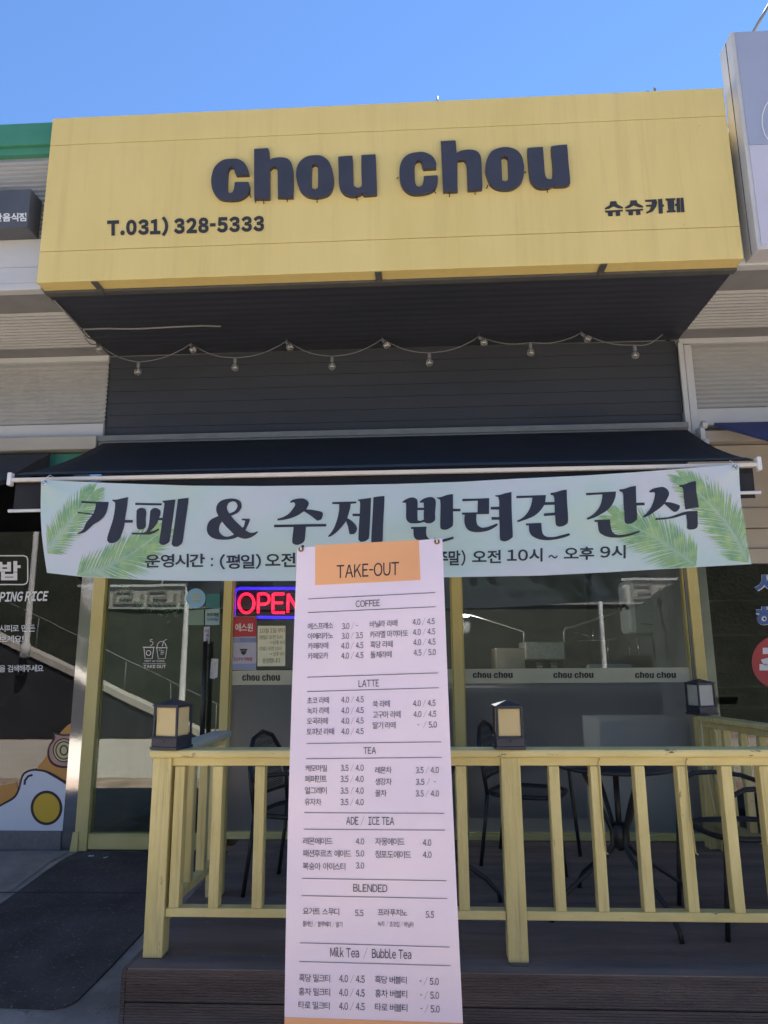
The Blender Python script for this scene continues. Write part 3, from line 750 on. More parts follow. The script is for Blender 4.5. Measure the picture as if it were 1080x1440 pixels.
dec([[(285, 916), (322, 918), (338, 940), (336, 990), (322, 1016), (290, 1022), (258, 1010), (243, 985), (246, 950), (262, 928)]], .005, 'onion_ring', M['d_cream'])
p_ = Print(g1, .006)
p_.ring(294 / 3.273, 760 + 966 / 3.273, 15, 16.2, 1.7); p_.ring(294 / 3.273, 760 + 966 / 3.273, 11.2, 12.2, 1.7); p_.ring(294 / 3.273, 760 + 966 / 3.273, 5.2, 6.6, 2.0); p_.build('onion_line', M['d_brown'], wp)
egg = [(97, 1090), (112, 1066), (150, 1052), (200, 1056), (235, 1068), (290, 1100), (332, 1128), (335, 1240), (318, 1325), (290, 1352), (20, 1352), (-12, 1325), (-12, 1228), (0, 1216), (58, 1182), (80, 1150), (90, 1115)]
dec([egg], .007, 'egg_outline', M['d_brown'])
dec([[(104, 1095), (117, 1074), (150, 1061), (198, 1065), (228, 1078), (285, 1112), (326, 1140), (326, 1240), (310, 1318), (285, 1343), (26, 1343), (-3, 1318), (-3, 1235), (4, 1224), (64, 1190), (88, 1154), (98, 1118)]], .008, 'egg_white', M['d_white'])
p_ = Print(g1, .009); p_.disc(214 / 3.273, 760 + 1231 / 3.273, 22.4, 24.4); p_.line(crop(*o_, [(113, 1125), (115, 1105), (130, 1085), (150, 1079)]), 3.2); p_.build('yolk_outline', M['d_brown'], wp)
p_ = Print(g1, .010); p_.disc(214 / 3.273, 760 + 1231 / 3.273, 18.6, 20.6); p_.build('yolk', M['d_yolk'], wp)

# right shop's decals
g2 = plane_y(YF + .002)
for nm, bold, m, lift in (('lettering_outline', .075, M['white_vinyl'], .002), ('lettering', .035, mat('blue decal', (0.06, 0.12, 0.33), rough=.5), .003)):
    p_ = Print(g2, lift); p_.text('서', 1061, 1096, 806, 836, bold=bold); p_.text('해', 1063, 1100, 852, 886, bold=bold); p_.build(nm, m, wq)
p_ = Print(g2, .002); p_.disc(1096, 931, 39, 38, 40); p_.build('red_disc', mat('red decal', (0.42, 0.055, 0.06), rough=.5), wq)
p_ = Print(g2, .003); p_.text('추', 1068, 1122, 905, 958, bold=.05); p_.build('lettering', M['white_vinyl'], wq)

# left shop's slate sign
t = thing('shop_sign', 'slate grey sign box with small white Korean lettering at the left edge', 'sign', (-4.0, 4.35, 4.25))
x1 = -2.675
b = MB(); b.box(-5.5, x1, 4.30, 4.45, 4.246, 4.545); b.build('box', M['slate_sign'], t, bevel=.004)
p_ = Print(plane_y(4.30), .003); p_.text('만음식점', -8, 37, 299.5, 311.5, slope=-.015, bold=.03); p_.build('lettering', M['white_vinyl'], t)
# right shop's light box
t = thing('shop_sign', 'tall pale lavender light box sign on the right with a white metal frame', 'sign', (3.6, 4.35, 3.85))
b = MB(); b.box(2.208, 5.2, 4.262, 4.445, 3.858, 5.515); b.build('frame', M['flash'], t, bevel=.004)
b = MB(); b.box(2.235, 5.17, 4.256, 4.27, 4.62, 5.505); b.build('face_panel', mat('lavender grey face', (0.30, 0.33, 0.45), (0.33, 0.36, 0.48), 2, rough=.35), t)
b = MB(); b.box(2.235, 5.17, 4.256, 4.27, 3.885, 4.616); b.build('face_panel', mat('pale lavender face', (0.48, 0.47, 0.57), (0.51, 0.50, 0.60), 2, rough=.35), t)
p_ = Print(plane_y(4.256), .003); p_.line([(1081, 142), (1076, 150), (1072, 162), (1072, 176), (1075, 188), (1081, 197)], 1.5); p_.build('logo', M['white_vinyl'], t)
b = MB(); b.box(2.205, 2.213, 4.34, 4.345, 3.87, 5.50); b.build('seam', M['dark_trim'], t)
b = MB(); b.tube([at(1059, 46, 4.38), at(1084, 2, 4.38)], .012, 8); tag(b.build('roof_rod', M['trim_grey']), 'thin grey metal rod rising from the top of the lavender sign', 'rod')

# ------------------------------------------------------------------ awnings
aw = thing('awning', 'dark navy retractable awning with cream front bar behind the pastel banner', 'awning', (-.28, 4.9, 2.43))
xa, xb = -2.615, 2.075; AZ0, AZ1 = 3.03, 2.468
def awn(u, v):
    x = -2.56 + (2.11 + 2.56) * u; x2 = (xa + .02) + (xb - xa - .04) * u
    X = x + (x2 - x) * v
    return Vector((X, 5.44 + (4.315 - 5.44) * v, AZ0 + (AZ1 - AZ0) * v - .035 * math.sin(math.pi * v) * (1 + .2 * math.sin(u * 9))))
b = MB(); b.grid(awn, 40, 10); b.build('fabric', M['awning'], aw, fix=False, solid=.003)
b = MB(); b.grid(lambda u, v: awn(u, .90 + .10 * v) + Vector((0, -.004, .006)), 40, 2); b.build('hem', M['awning_hem'], aw, fix=False)
b = MB(); b.box(xa, xb, 4.290, 4.322, 2.424, 2.449); b.build('front_bar', M['cream_bar'], aw, bevel=.004)
for x in (xa, xb):
    b = MB(); s_ = 1 if x < 0 else -1
    b.box(x - .014, x + .014, 4.284, 4.328, 2.40, 2.485); b.build('end_cap', M['white_metal'], aw, bevel=.006)
b = MB(); b.grid(lambda u, v: Vector((xa + .03 + (xb - xa - .06) * u, 4.318 + .012 * math.sin(u * 40) * v, 2.42 - .185 * v)), 60, 4); b.build('valance', M['awning'], aw, fix=False, solid=.003)
b = MB(); b.tube([(xa + .0, 4.318, 2.238), (-.3, 4.318, 2.243), (xb - .0, 4.318, 2.268)], .011, 8); b.build('valance_rod', M['white_metal'], aw)
b = MB(); b.box(-2.66, 2.13, YF - .12, YF - .02, 3.055, 3.10); b.tube([(-2.60, YF - .10, 3.03), (2.12, YF - .10, 3.03)], .028, 12)
b.build('roller_tube', M['trim_grey'], aw)
b = MB()
b.box(2.20, 2.235, YF - .16, YF - .03, 2.93, 3.05); b.tube([(2.21, YF - .16, 3.06), (2.25, YF - .16, 3.06)], .03, 12); b.box(2.19, 2.26, YF - .16, YF - .12, 2.905, 2.945)
b.build('wall_bracket', M['flash'], aw, bevel=.003)
b = MB()
for sx in (-1, 1):
    p0 = (-.28 + sx * 2.1, 5.45, 2.93); p1 = (-.28 + sx * 1.2, 4.9, 2.68); p2 = (-.28 + sx * 2.0, 4.33, 2.425)
    b.tube([p0, p1], .016, 8); b.tube([p1, p2], .014, 8)
b.build('folding_arm', M['dark_trim'], aw)
t = thing('awning', 'charcoal awning of the left shop with its edge below the beige shutter box', 'awning', (-5, 5, 2.6))
b = MB(); b.hexa([(-8, 4.75, 2.50), (-3.02, 4.75, 2.50), (-2.98, 5.42, 2.80), (-8, 5.42, 2.80)], [(-8, 4.75, 2.512), (-3.02, 4.75, 2.512), (-2.98, 5.42, 2.95), (-8, 5.42, 2.95)])
b.build('fabric', mat('charcoal awning cloth', (0.045, 0.044, 0.046), (0.055, 0.054, 0.056), 5, rough=.9), t)
b = MB(); b.tube([(-8, 4.75, 2.50), (-3.0, 4.75, 2.50)], .014, 8); b.build('front_bar', M['dark_trim'], t)
t = thing('awning', 'blue awning of the right shop hanging below the corrugated siding', 'awning', (5, 5, 2.6))
b = MB(); b.hexa([(2.46, 4.35, 2.50), (8, 4.35, 2.50), (8, 5.46, 3.06), (2.33, 5.46, 3.06)], [(2.46, 4.35, 2.51), (8, 4.35, 2.51), (8, 5.46, 3.09), (2.33, 5.46, 3.09)])
b.build('fabric', mat('blue awning cloth', (0.055, 0.065, 0.17), (0.065, 0.075, 0.19), 5, rough=.9), t)
b = MB(); b.tube([(2.45, 4.35, 2.50), (8, 4.35, 2.50)], .016, 8); b.build('front_bar', M['white_metal'], t)

# ================================================================== THE PASTEL BANNER
def interp(tab, x):
    for (a, ya), (b_, yb) in zip(tab, tab[1:]):
        if x <= b_: return ya + (yb - ya) * (x - a) / (b_ - a)
    return tab[-1][1]
def by(x, z):                                 # depth of the cloth
    d = .022 * math.sin(x * 2.1 + .6) * max(0, min(1, (2.42 - z) / .5)) + .006 * math.sin(x * 9 + z * 4) * max(0, min(1, (2.42 - z) / .4))
    for gx, s in ((-2.381, 1), (1.93, -1)):   # pull folds running down from the corner eyelets
        u = (x - gx) * s; v = 2.42 - z
        if u >= -0.03 and u < .8:
            for k, am in ((.55, .010), (1.1, .008), (1.9, -.005)):
                r = math.hypot(u, v) + 1e-6; off = (v - k * u) / math.hypot(1, k)
                d += am * math.exp(-(off / (.02 + .10 * r)) ** 2) * max(0, 1 - r / .75)
    return 4.235 - d
bsurf = onto(by)
TOP = [(58, 675), (90, 676.5), (160, 679.5), (270, 683), (370, 683.5), (470, 682.3), (560, 680.5), (650, 677.5), (720, 673.5), (820, 668.8), (895, 664), (960, 659), (1000, 656), (1039, 653)]
BOT = [(66, 805.5), (111, 810.7), (204, 815.6), (260, 816.8), (400, 817), (520, 815), (624, 811.8), (760, 809.4), (855, 804.7), (971, 798), (1057, 793.3)]
def bpx(u, v):
    xt = 58 + (1039 - 58) * u; xb_ = 66 + (1057 - 66) * u
    pt = Vector((xt, interp(TOP, xt))); pb = Vector((xb_, interp(BOT, xb_)))
    p = pt.lerp(pb, v)
    p.x += -4 * math.sin(math.pi * v) * (1 - u) ** 12 + (-4) * math.sin(math.pi * v) * u ** 12
    return p
bn = thing('cafe_banner', 'long pastel cloth banner with palm leaves and big Korean lettering under the awning', 'banner', (-.2, 4.24, 1.83))
b = MB(); b.grid(lambda u, v: bsurf(*bpx(u, v), 0.0), 180, 28)
b.build('cloth', M['banner'], bn, fix=False)
# printed palm fronds
def frond(pr_l, pr_r, spine, length, n, seed, w0, side=(1, 1)):
    rnd = random.Random(seed)
    def sp(t):
        k = t * (len(spine) - 1); i = min(int(k), len(spine) - 2); f = k - i
        P = [Vector(spine[max(0, min(len(spine) - 1, j))]) for j in (i - 1, i, i + 1, i + 2)]
        return 0.5 * (2 * P[1] + (P[2] - P[0]) * f + (2 * P[0] - 5 * P[1] + 4 * P[2] - P[3]) * f * f + (3 * P[1] - P[0] - 3 * P[2] + P[3]) * f ** 3)
    for k in range(n):
        t = (k + .5) / n; p = sp(t); d = (sp(min(1, t + .02)) - sp(max(0, t - .02))).normalized()
        for s in (-1, 1):
            a = R(58 - 38 * t) * s * (1 + rnd.uniform(-.08, .08)); L = length * side[0 if s < 0 else 1] * (math.sin(math.pi * (.18 + .74 * t)) ** .6) * rnd.uniform(.86, 1.08)
            dd = Vector((d.x * math.cos(a) - d.y * math.sin(a), d.x * math.sin(a) + d.y * math.cos(a)))
            nn = Vector((-dd.y, dd.x)); w_ = w0 * rnd.uniform(.7, 1.15)
            droop = Vector((0, L * .06))
            q = p + dd * L + droop; m_ = p + dd * L * .5 + droop * .2
            rnd.choice((pr_l, pr_l, pr_r)).add([tuple(p + nn * .3), tuple(m_ + nn * w_ * .5), tuple(q), tuple(m_ - nn * w_ * .5), tuple(p - nn * .3)], [(0, 1, 3, 4), (1, 2, 3)])
    return sp
def clip_banner(pr):                          # keep the print inside the cloth
    pr.v = [(max(60.5 + .06 * max(0, y - 675), min(1037 + .13 * (y - 653), x)), max(interp(TOP, x) + 1, min(interp(BOT, x) - .8, y))) for x, y in pr.v]
fr = [([(64, 778), (84, 752), (104, 726), (120, 706), (131, 692)], 36, 74, 1, 2.1), ([(108, 809), (140, 801), (172, 786), (200, 768), (226, 748)], 48, 84, 2, 2.2),
      ([(1052, 791), (1036, 758), (1012, 724), (985, 696), (958, 672)], 48, 88, 3, 2.2), ([(979, 796), (955, 778), (925, 758), (895, 742), (862, 726)], 50, 84, 4, 2.2)]
M['leaf'] = mat('green leaf print', (0.22, 0.44, 0.27), (0.48, 0.66, 0.30), 16, rough=.6, translucent=.3)
M['leaf_pale'] = mat('pale leaf spine print', (0.50, 0.66, 0.62), rough=.6, translucent=.2)
for i, (spine, ln, n, sd, w0) in enumerate(fr):
    lf = Print(bsurf, .0018 + .0004 * i); f_ = frond(lf, lf, spine, ln, n, sd, w0); clip_banner(lf); lf = lf.build('leaf_print', M['leaf'], bn)
    sn = Print(bsurf, .0035); sn.line([tuple(f_(k / 14)) for k in range(14)], 1.0); clip_banner(sn); sn.build('leaf_spine', M['leaf_pale'], lf)
# heavy brush lettering traced stroke by stroke
big = Print(bsurf, .0045, 12)
def glyphs(o_, *polys):
    for loops in polys:
        loops = loops if isinstance(loops[0], list) else [loops]
        big.poly([smooth_loop(crop(*o_, lp), 42, 4) for lp in loops])
glyphs((100, 690, 12), [(168, 172), (420, 185), (634, 190), (622, 270), (600, 350), (560, 430), (480, 510), (380, 570), (320, 625), (260, 680), (200, 715), (110, 733), (100, 715), (150, 695), (205, 650), (240, 570), (270, 520), (340, 435), (355, 408), (230, 392), (110, 380), (112, 352), (230, 372), (375, 388), (405, 300), (420, 218), (170, 207)],
       [(696, 150), (760, 152), (860, 130), (962, 108), (945, 260), (925, 380), (908, 495), (1042, 495), (1040, 540), (905, 540), (885, 640), (850, 740), (820, 810), (770, 860), (700, 885), (640, 880), (605, 840), (615, 770), (650, 660), (690, 540), (720, 420), (740, 290), (742, 200), (698, 168)])
glyphs((180, 690, 12), [(122, 205), (567, 215), (565, 248), (122, 242)],
       [(145, 335), (180, 300), (240, 290), (295, 315), (308, 370), (300, 480), (300, 600), (270, 640), (220, 658), (170, 650), (147, 610), (142, 480)],
       [(378, 340), (420, 300), (470, 292), (530, 320), (550, 360), (540, 420), (525, 460), (592, 460), (585, 500), (512, 500), (490, 550), (440, 620), (365, 690), (440, 675), (515, 635), (528, 660), (460, 705), (380, 738), (330, 742), (62, 738), (64, 708), (260, 708), (320, 670), (350, 580), (365, 470), (372, 380)],
       [(580, 172), (640, 165), (800, 148), (785, 260), (760, 450), (730, 650), (705, 830), (680, 880), (620, 912), (560, 910), (525, 880), (535, 790), (565, 600), (590, 400), (612, 240), (610, 205), (583, 188)],
       [(840, 142), (1022, 120), (1010, 250), (975, 480), (945, 700), (922, 850), (890, 910), (830, 945), (765, 940), (735, 905), (745, 830), (780, 600), (810, 380), (835, 200)])
glyphs((280, 690, 12), [[(550, 133), (650, 150), (710, 200), (718, 270), (690, 330), (640, 380), (540, 425), (600, 500), (735, 630), (760, 590), (778, 505), (722, 500), (722, 472), (858, 475), (840, 540), (780, 668), (850, 705), (900, 710), (950, 700), (980, 683), (995, 700), (940, 750), (870, 790), (790, 812), (710, 800), (655, 778), (580, 808), (480, 825), (380, 826), (280, 815), (200, 780), (145, 720), (130, 640), (150, 550), (210, 480), (325, 428), (295, 360), (288, 300), (305, 240), (350, 185), (430, 148)],
       [(570, 180), (620, 195), (648, 245), (635, 300), (590, 350), (510, 383), (480, 330), (470, 270), (500, 205)], [(388, 520), (450, 600), (530, 680), (590, 740), (520, 768), (450, 775), (380, 745), (340, 690), (338, 620), (360, 555)]])
glyphs((370, 680, 10.8), [(410, 275), (450, 248), (520, 230), (600, 226), (650, 245), (688, 285), (690, 320), (655, 393), (740, 398), (830, 415), (890, 432), (908, 460), (900, 510), (880, 545), (830, 562), (810, 555), (720, 485), (620, 420), (540, 475), (440, 520), (330, 548), (218, 562), (216, 535), (300, 510), (380, 465), (440, 400), (485, 330), (480, 295), (460, 282), (415, 295)],
       [(165, 625), (440, 622), (660, 616), (958, 614), (958, 652), (650, 656), (640, 780), (630, 860), (600, 900), (540, 928), (490, 928), (445, 905), (442, 850), (455, 740), (462, 660), (165, 664)])
glyphs((455, 680, 10.8), [(130, 282), (310, 276), (498, 272), (496, 300), (412, 308), (400, 390), (360, 525), (420, 560), (480, 620), (510, 680), (495, 730), (460, 765), (400, 770), (388, 740), (370, 650), (342, 572), (280, 650), (200, 735), (120, 795), (75, 812), (68, 797), (110, 750), (160, 670), (205, 550), (235, 420), (237, 312), (132, 310)],
       [(520, 242), (600, 232), (722, 216), (712, 450), (702, 650), (692, 810), (670, 850), (620, 880), (560, 885), (530, 855), (530, 800), (540, 620), (548, 495), (440, 495), (440, 457), (550, 458), (556, 330), (550, 268), (522, 258)],
       [(757, 208), (840, 195), (926, 188), (920, 350), (905, 600), (897, 840), (880, 900), (830, 935), (770, 935), (725, 910), (725, 830), (740, 560), (752, 330)])
glyphs((555, 680, 10.8), [[(108, 285), (160, 245), (230, 216), (290, 212), (340, 240), (350, 290), (348, 368), (445, 368), (442, 330), (440, 290), (380, 290), (382, 272), (440, 230), (520, 206), (580, 210), (620, 250), (625, 320), (615, 440), (615, 540), (590, 580), (540, 602), (480, 600), (448, 582), (400, 596), (320, 604), (240, 600), (190, 565), (172, 510), (174, 400), (172, 295)],
       [(346, 402), (445, 402), (440, 480), (444, 545), (400, 565), (350, 560), (346, 480)]],
       [(640, 210), (700, 206), (800, 172), (886, 160), (886, 382), (1000, 384), (1000, 420), (886, 422), (886, 620), (860, 660), (800, 695), (750, 702), (705, 690), (692, 650), (694, 480), (697, 330), (690, 245), (642, 220)],
       [(248, 660), (484, 654), (478, 740), (490, 800), (530, 842), (610, 858), (720, 850), (890, 805), (896, 838), (780, 875), (650, 902), (480, 892), (380, 870), (315, 840), (290, 790), (285, 690), (250, 690)])
glyphs((640, 680, 10.8), [(110, 232), (340, 228), (518, 220), (516, 462), (325, 466), (322, 560), (340, 630), (400, 668), (480, 662), (560, 635), (635, 604), (650, 630), (560, 690), (460, 725), (350, 738), (260, 732), (195, 700), (155, 640), (140, 560), (145, 474), (104, 470), (106, 442), (340, 436), (345, 260), (110, 268)],
       [(610, 178), (680, 172), (770, 145), (856, 128), (858, 350), (868, 600), (876, 790), (860, 825), (810, 862), (750, 878), (700, 868), (680, 830), (676, 650), (672, 548), (555, 550), (553, 508), (670, 508), (668, 395), (542, 395), (542, 355), (668, 352), (670, 260), (655, 205), (612, 195)])
glyphs((720, 670, 10.8), [(66, 296), (330, 288), (516, 282), (505, 390), (645, 388), (640, 320), (625, 288), (585, 278), (587, 250), (660, 240), (750, 212), (832, 200), (838, 400), (850, 560), (850, 690), (820, 730), (770, 755), (710, 762), (670, 740), (660, 690), (655, 590), (486, 602), (486, 562), (650, 548), (648, 430), (490, 434), (430, 520), (350, 590), (250, 640), (90, 694), (75, 672), (150, 635), (220, 570), (270, 490), (300, 400), (312, 322), (68, 330)],
       [(210, 714), (446, 706), (455, 820), (480, 885), (540, 918), (640, 918), (740, 895), (868, 862), (884, 890), (780, 930), (650, 958), (520, 968), (400, 950), (310, 905), (265, 840), (255, 740), (215, 744)])
glyphs((815, 670, 10.8), [(98, 252), (340, 240), (552, 228), (545, 310), (500, 420), (430, 505), (330, 570), (220, 628), (118, 658), (108, 632), (180, 595), (250, 535), (310, 450), (340, 350), (348, 272), (100, 286)],
       [(605, 198), (680, 188), (770, 158), (856, 142), (862, 398), (985, 396), (990, 436), (866, 442), (876, 630), (850, 675), (800, 708), (745, 722), (700, 710), (685, 680), (680, 560), (668, 400), (664, 280), (650, 240), (608, 222)],
       [(228, 662), (464, 650), (475, 760), (500, 840), (560, 885), (650, 885), (760, 865), (905, 822), (918, 845), (800, 890), (680, 918), (560, 928), (440, 920), (350, 885), (295, 830), (275, 690), (230, 690)])
glyphs((895, 660, 10.8), [(195, 330), (250, 295), (330, 275), (400, 268), (460, 295), (492, 345), (490, 400), (440, 497), (520, 502), (600, 525), (660, 548), (655, 590), (620, 635), (580, 648), (545, 630), (480, 570), (425, 522), (360, 585), (280, 640), (200, 695), (110, 732), (98, 712), (160, 660), (220, 580), (265, 470), (285, 370), (270, 345), (205, 352)],
       [(650, 240), (720, 230), (800, 200), (890, 175), (905, 190), (910, 330), (930, 450), (948, 580), (840, 590), (748, 612), (735, 560), (720, 430), (712, 320), (690, 270), (650, 265)],
       [(288, 740), (400, 735), (500, 722), (600, 690), (700, 655), (780, 638), (928, 630), (930, 740), (930, 860), (900, 900), (840, 915), (790, 912), (768, 890), (770, 800), (755, 685), (680, 705), (560, 740), (430, 760), (290, 770)])
big.build('big_lettering', M['ink_navy'], bn)
for bd, x0, x1, yt, yb in (('운영시간', 204, 288, 779, 798), (':', 296.5, 299.5, 783, 796), ('(평일)', 309, 367, 779, 800.5), ('오전', 373, 415.5, 777.5, 797.5), ('9시 ~ 오후 9시', 424, 596, 776, 796), ('(주말)', 606, 654.5, 773.5, 796),
                          ('오전', 664, 704.5, 773.5, 792), ('10시', 713, 763, 771, 790), ('~', 771, 784.5, 777, 789), ('오후', 793, 835.5, 769, 787.5), ('9시', 844, 880, 766.5, 785.5)):
    sm = Print(bsurf, .004, 10); sm.text(bd, x0, x1, yt, yb, slope=-.012, bold=.022); sm.build('hours_lettering', M['ink_navy'], bn)
for px, py in ((62, 679), (1034, 657)):
    c = bsurf(px, py, .004); b = MB()
    b.lathe([(.007, 0), (.016, 0), (.017, .004), (.012, .007), (.007, .005)], c + Vector((0, .003, 0)), 16, (0, -1, 0)); b.build('eyelet', M['steel'], bn)
    b = MB(); b.tube([c + Vector((0, .004, 0)), c + Vector((.0, -.012, .015)), Vector((c.x, 4.278, 2.458)), Vector((c.x + .004, 4.33, 2.455))], .003, 6); b.build('tie', M['white_metal'], bn)

# ================================================================== THE MENU STAND
mTL, mTR, mBL = at(418, 770, 2.90), at(622, 757, 2.90), at(401, 1430, 2.69)
def my(x, z):
    t = (1.78 - z) / 1.68
    return 2.90 - .21 * t - .022 * math.sin(math.pi * max(0, min(1, t / 1.09))) - .010 * math.sin(math.pi * max(0, min(1, (x + .5) / .6))) + .0045 * math.sin(z * 7.5 + x * 5) + .003 * math.sin(z * 15 - x * 9) + .05 * max(0, x - .02) ** 1.5
msurf = onto(my)
def mpx(u, v):                                # v = 1 is the lower edge below the picture
    l = Vector((418, 770)).lerp(Vector((401, 1430)), v * 1.115); r = Vector((622, 757)).lerp(Vector((651.5, 1438)), v * 1.115)
    l.x += -3.0 * math.sin(math.pi * min(1, v)); r.x += -1.5 * math.sin(math.pi * min(1, v))
    p = l.lerp(r, u); p.y += 1.2 * math.sin(math.pi * u) * (1 - v) ** 6
    return p
mn = thing('menu_banner', 'tall lavender printed take-out menu on a standing frame in front of the railing', 'menu', (-.2, 2.75, -.28))
b = MB(); b.grid(lambda u, v: msurf(*mpx(u, v)), 16, 60); b.build('printed_sheet', M['sheet'], mn, fix=False)
p_ = Print(msurf, .0015, 20); p_.poly([crop(400, 750, 4.115, [(178, 69), (778, 38), (787, 270), (178, 300)])]); p_.build('header_panel', M['sheet_orange'], mn)
def mrow(py): return [tuple(mpx(u / 8, (py - 763.5) / (1434 - 763.5) / 1.115)) for u in range(9)]
lo = mrow(1434.5); hi = [tuple(mpx(u / 8, .999)) for u in range(9)]
p_ = Print(msurf, .0015, 20); p_.poly([lo + hi[::-1]]); p_.build('footer_panel', M['sheet_orange'], mn)
def slope(py):
    return interp([(750, -.062), (842, -.050), (950, -.032), (1045, -.013), (1142, .004), (1238, .017), (1340, .028), (1440, .034)], py)
mt = Print(msurf, .0030, 30)
def mtext(o_, items):
    for bd, x0, x1, yt, yb in items:
        a, c = o_[0] + x0 / 4.115, o_[0] + x1 / 4.115; t, u = o_[1] + yt / 4.115, o_[1] + yb / 4.115
        mt.text(bd, a, c, t, u, slope((t + u) / 2), bold=(-.003 if hangul(bd) else .0))
mtext((400, 750), [('TAKE-OUT', 302, 662, 175, 250), ('COFFEE', 412, 552, 387, 424), ('에스프레소', 135, 282, 517, 555), ('3.0 / -', 333, 424, 519, 553),
    ('아메리카노', 135, 282, 575, 613), ('3.0 / 3.5', 331, 454, 575, 609), ('카페라떼', 135, 253, 632, 670), ('4.0 / 4.5', 329, 456, 632, 666), ('카페모카', 135, 253, 690, 728), ('4.0 / 4.5', 329, 456, 690, 724),
    ('바닐라 라떼', 494, 653, 503, 542), ('4.0 / 4.5', 742, 869, 494, 528), ('카라멜 마끼아또', 494, 715, 562, 602), ('4.0 / 4.5', 744, 872, 553, 587), ('흑당 라떼', 497, 626, 622, 662), ('4.0 / 4.5', 746, 874, 612, 646), ('돌체라떼', 497, 620, 682, 721), ('4.5 / 5.0', 748, 876, 672, 706),
    ('LATTE', 429, 547, 848, 888), ('초코 라떼', 132, 257, 947, 986), ('4.0 / 4.5', 329, 458, 945, 979), ('녹차 라떼', 132, 257, 1006, 1046), ('4.0 / 4.5', 329, 458, 1007, 1041), ('오곡라떼', 130, 250, 1067, 1106), ('4.0 / 4.5', 329, 458, 1068, 1102), ('토피넛 라떼', 128, 287, 1128, 1167), ('4.0 / 4.5', 329, 458, 1129, 1163),
    ('쑥 라떼', 511, 610, 967, 1007), ('4.0 / 4.5', 744, 874, 966, 1000), ('고구마 라떼', 511, 672, 1028, 1070), ('4.0 / 4.5', 747, 878, 1029, 1063), ('딸기 라떼', 511, 643, 1091, 1131), ('-  / 5.0', 770, 882, 1090, 1125),
    ('TEA', 457, 530, 1238, 1276), ('캐모마일', 121, 246, 1340, 1379), ('3.5 / 4.0', 326, 458, 1340, 1375), ('레몬차', 525, 620, 1351, 1390), ('3.5 / 4.0', 760, 893, 1353, 1388)])
mtext((400, 1090), [('페퍼민트', 119, 245, 2, 43), ('3.5 / 4.0', 324, 458, 5, 40), ('얼그레이', 118, 244, 69, 110), ('3.5 / 4.0', 324, 458, 73, 108), ('유자차', 117, 213, 136, 176), ('3.5 / 4.0', 324, 458, 139, 174), ('생강차', 525, 621, 18, 58), ('3.5 /  -', 760, 876, 22, 56), ('꿀차', 525, 591, 85, 124), ('3.5 / 4.0', 760, 894, 89, 124),
    ('ADE /  ICE TEA', 357, 635, 243, 288), ('레몬에이드', 108, 277, 362, 403), ('4.0', 413, 461, 366, 401), ('패션후르츠 에이드', 107, 386, 433, 475), ('5.0', 413, 461, 436, 471), ('복숭아 아이스티', 106, 352, 507, 550), ('3.0', 413, 461, 506, 541), ('자몽에이드', 525, 695, 364, 407), ('4.0', 801, 849, 373, 409), ('청포도에이드', 525, 733, 438, 482), ('4.0', 802, 851, 443, 479),
    ('BLENDED', 398, 595, 633, 676), ('요거트 스무디', 107, 316, 769, 810), ('5.5', 408, 457, 780, 816), ('프라푸치노', 540, 710, 775, 816), ('5.5', 817, 865, 789, 826), ('플레인 / 블루베리 / 딸기', 105, 335, 846, 879), ('녹차 / 초코칩 / 바닐라', 540, 748, 847, 880),
    ('Milk Tea  /  Bubble Tea', 265, 734, 1006, 1058), ('흑당 밀크티', 84, 264, 1152, 1198), ('4.0 / 4.5', 317, 464, 1159, 1200), ('홍차 밀크티', 83, 264, 1232, 1277), ('4.0 / 4.5', 316, 464, 1239, 1280), ('타로 밀크티', 81, 261, 1311, 1355), ('4.0 / 4.5', 316, 464, 1318, 1359),
    ('흑당 버블티', 524, 707, 1163, 1208), ('- / 5.0', 782, 893, 1174, 1213), ('홍차 버블티', 524, 710, 1243, 1288), ('- / 5.0', 785, 895, 1254, 1294), ('타로 버블티', 524, 711, 1323, 1368), ('- / 5.0', 787, 898, 1333, 1373)])
for oy, L_ in ((750, [((137, 380), (872, 343)), ((137, 459), (875, 425)), ((132, 833), (889, 808)), ((132, 916), (893, 894)), ((128, 1217), (908, 1207)), ((125, 1305), (911, 1297))]),
              (1090, [((115, 218), (925, 222)), ((112, 314), (929, 319)), ((102, 598), (938, 612)), ((99, 698), (943, 715)), ((90, 971), (956, 996)), ((86, 1079), (961, 1104))])):
    for p0, p1 in L_:
        c = crop(400, oy, 4.115, [p0, p1]); mt.line([tuple(Vector(c[0]).lerp(Vector(c[1]), k / 8)) for k in range(9)], .75)
mt.build('lettering', M['ink'], mn)
for (px, py), s_ in (((423.5, 772.5), -1), ((614.5, 762), 1)):
    c = msurf(px, py, .002); b = MB()
    b.lathe([(.006, 0), (.0105, 0), (.0115, .003), (.0085, .005), (.006, .004)], c, 16, (0, -1, 0)); b.build('eyelet', M['eyelet'], mn)
    b = MB(); b.tube([c + Vector((0, -.006, -.004)), c + Vector((0, -.010, .004)), c + Vector((-.004, .004, .018)), c + Vector((-.008, .03, .02))], .0028, 6); b.build('hook', M['white_metal'], mn)
hub = Vector((-.20, 2.99, .85))
for px, v in ((423.5, 0), (614.5, 0), (404, 1), (648, 1)):
    c = msurf(px, 772 if v == 0 else 1440, 0) + Vector((0, .03, .02 if v == 0 else -.12)); b = MB()
    b.tube([hub, hub.lerp(c, .5) + Vector((0, .05, 0)), c], .006, 6); b.build('pole', M['black_steel'], mn)
for x in (-.52, .12):
    b = MB(); b.tube([hub, (x * .6 - .08, 3.08, .3), (x, 3.18, -.26)], .007, 6); b.build('pole', M['black_steel'], mn)
b = MB(); b.tube([(-.50, 2.68, -.28), (-.2, 2.72, -.1), (.1, 2.68, -.28)], .008, 6); b.build('foot', M['black_steel'], mn)
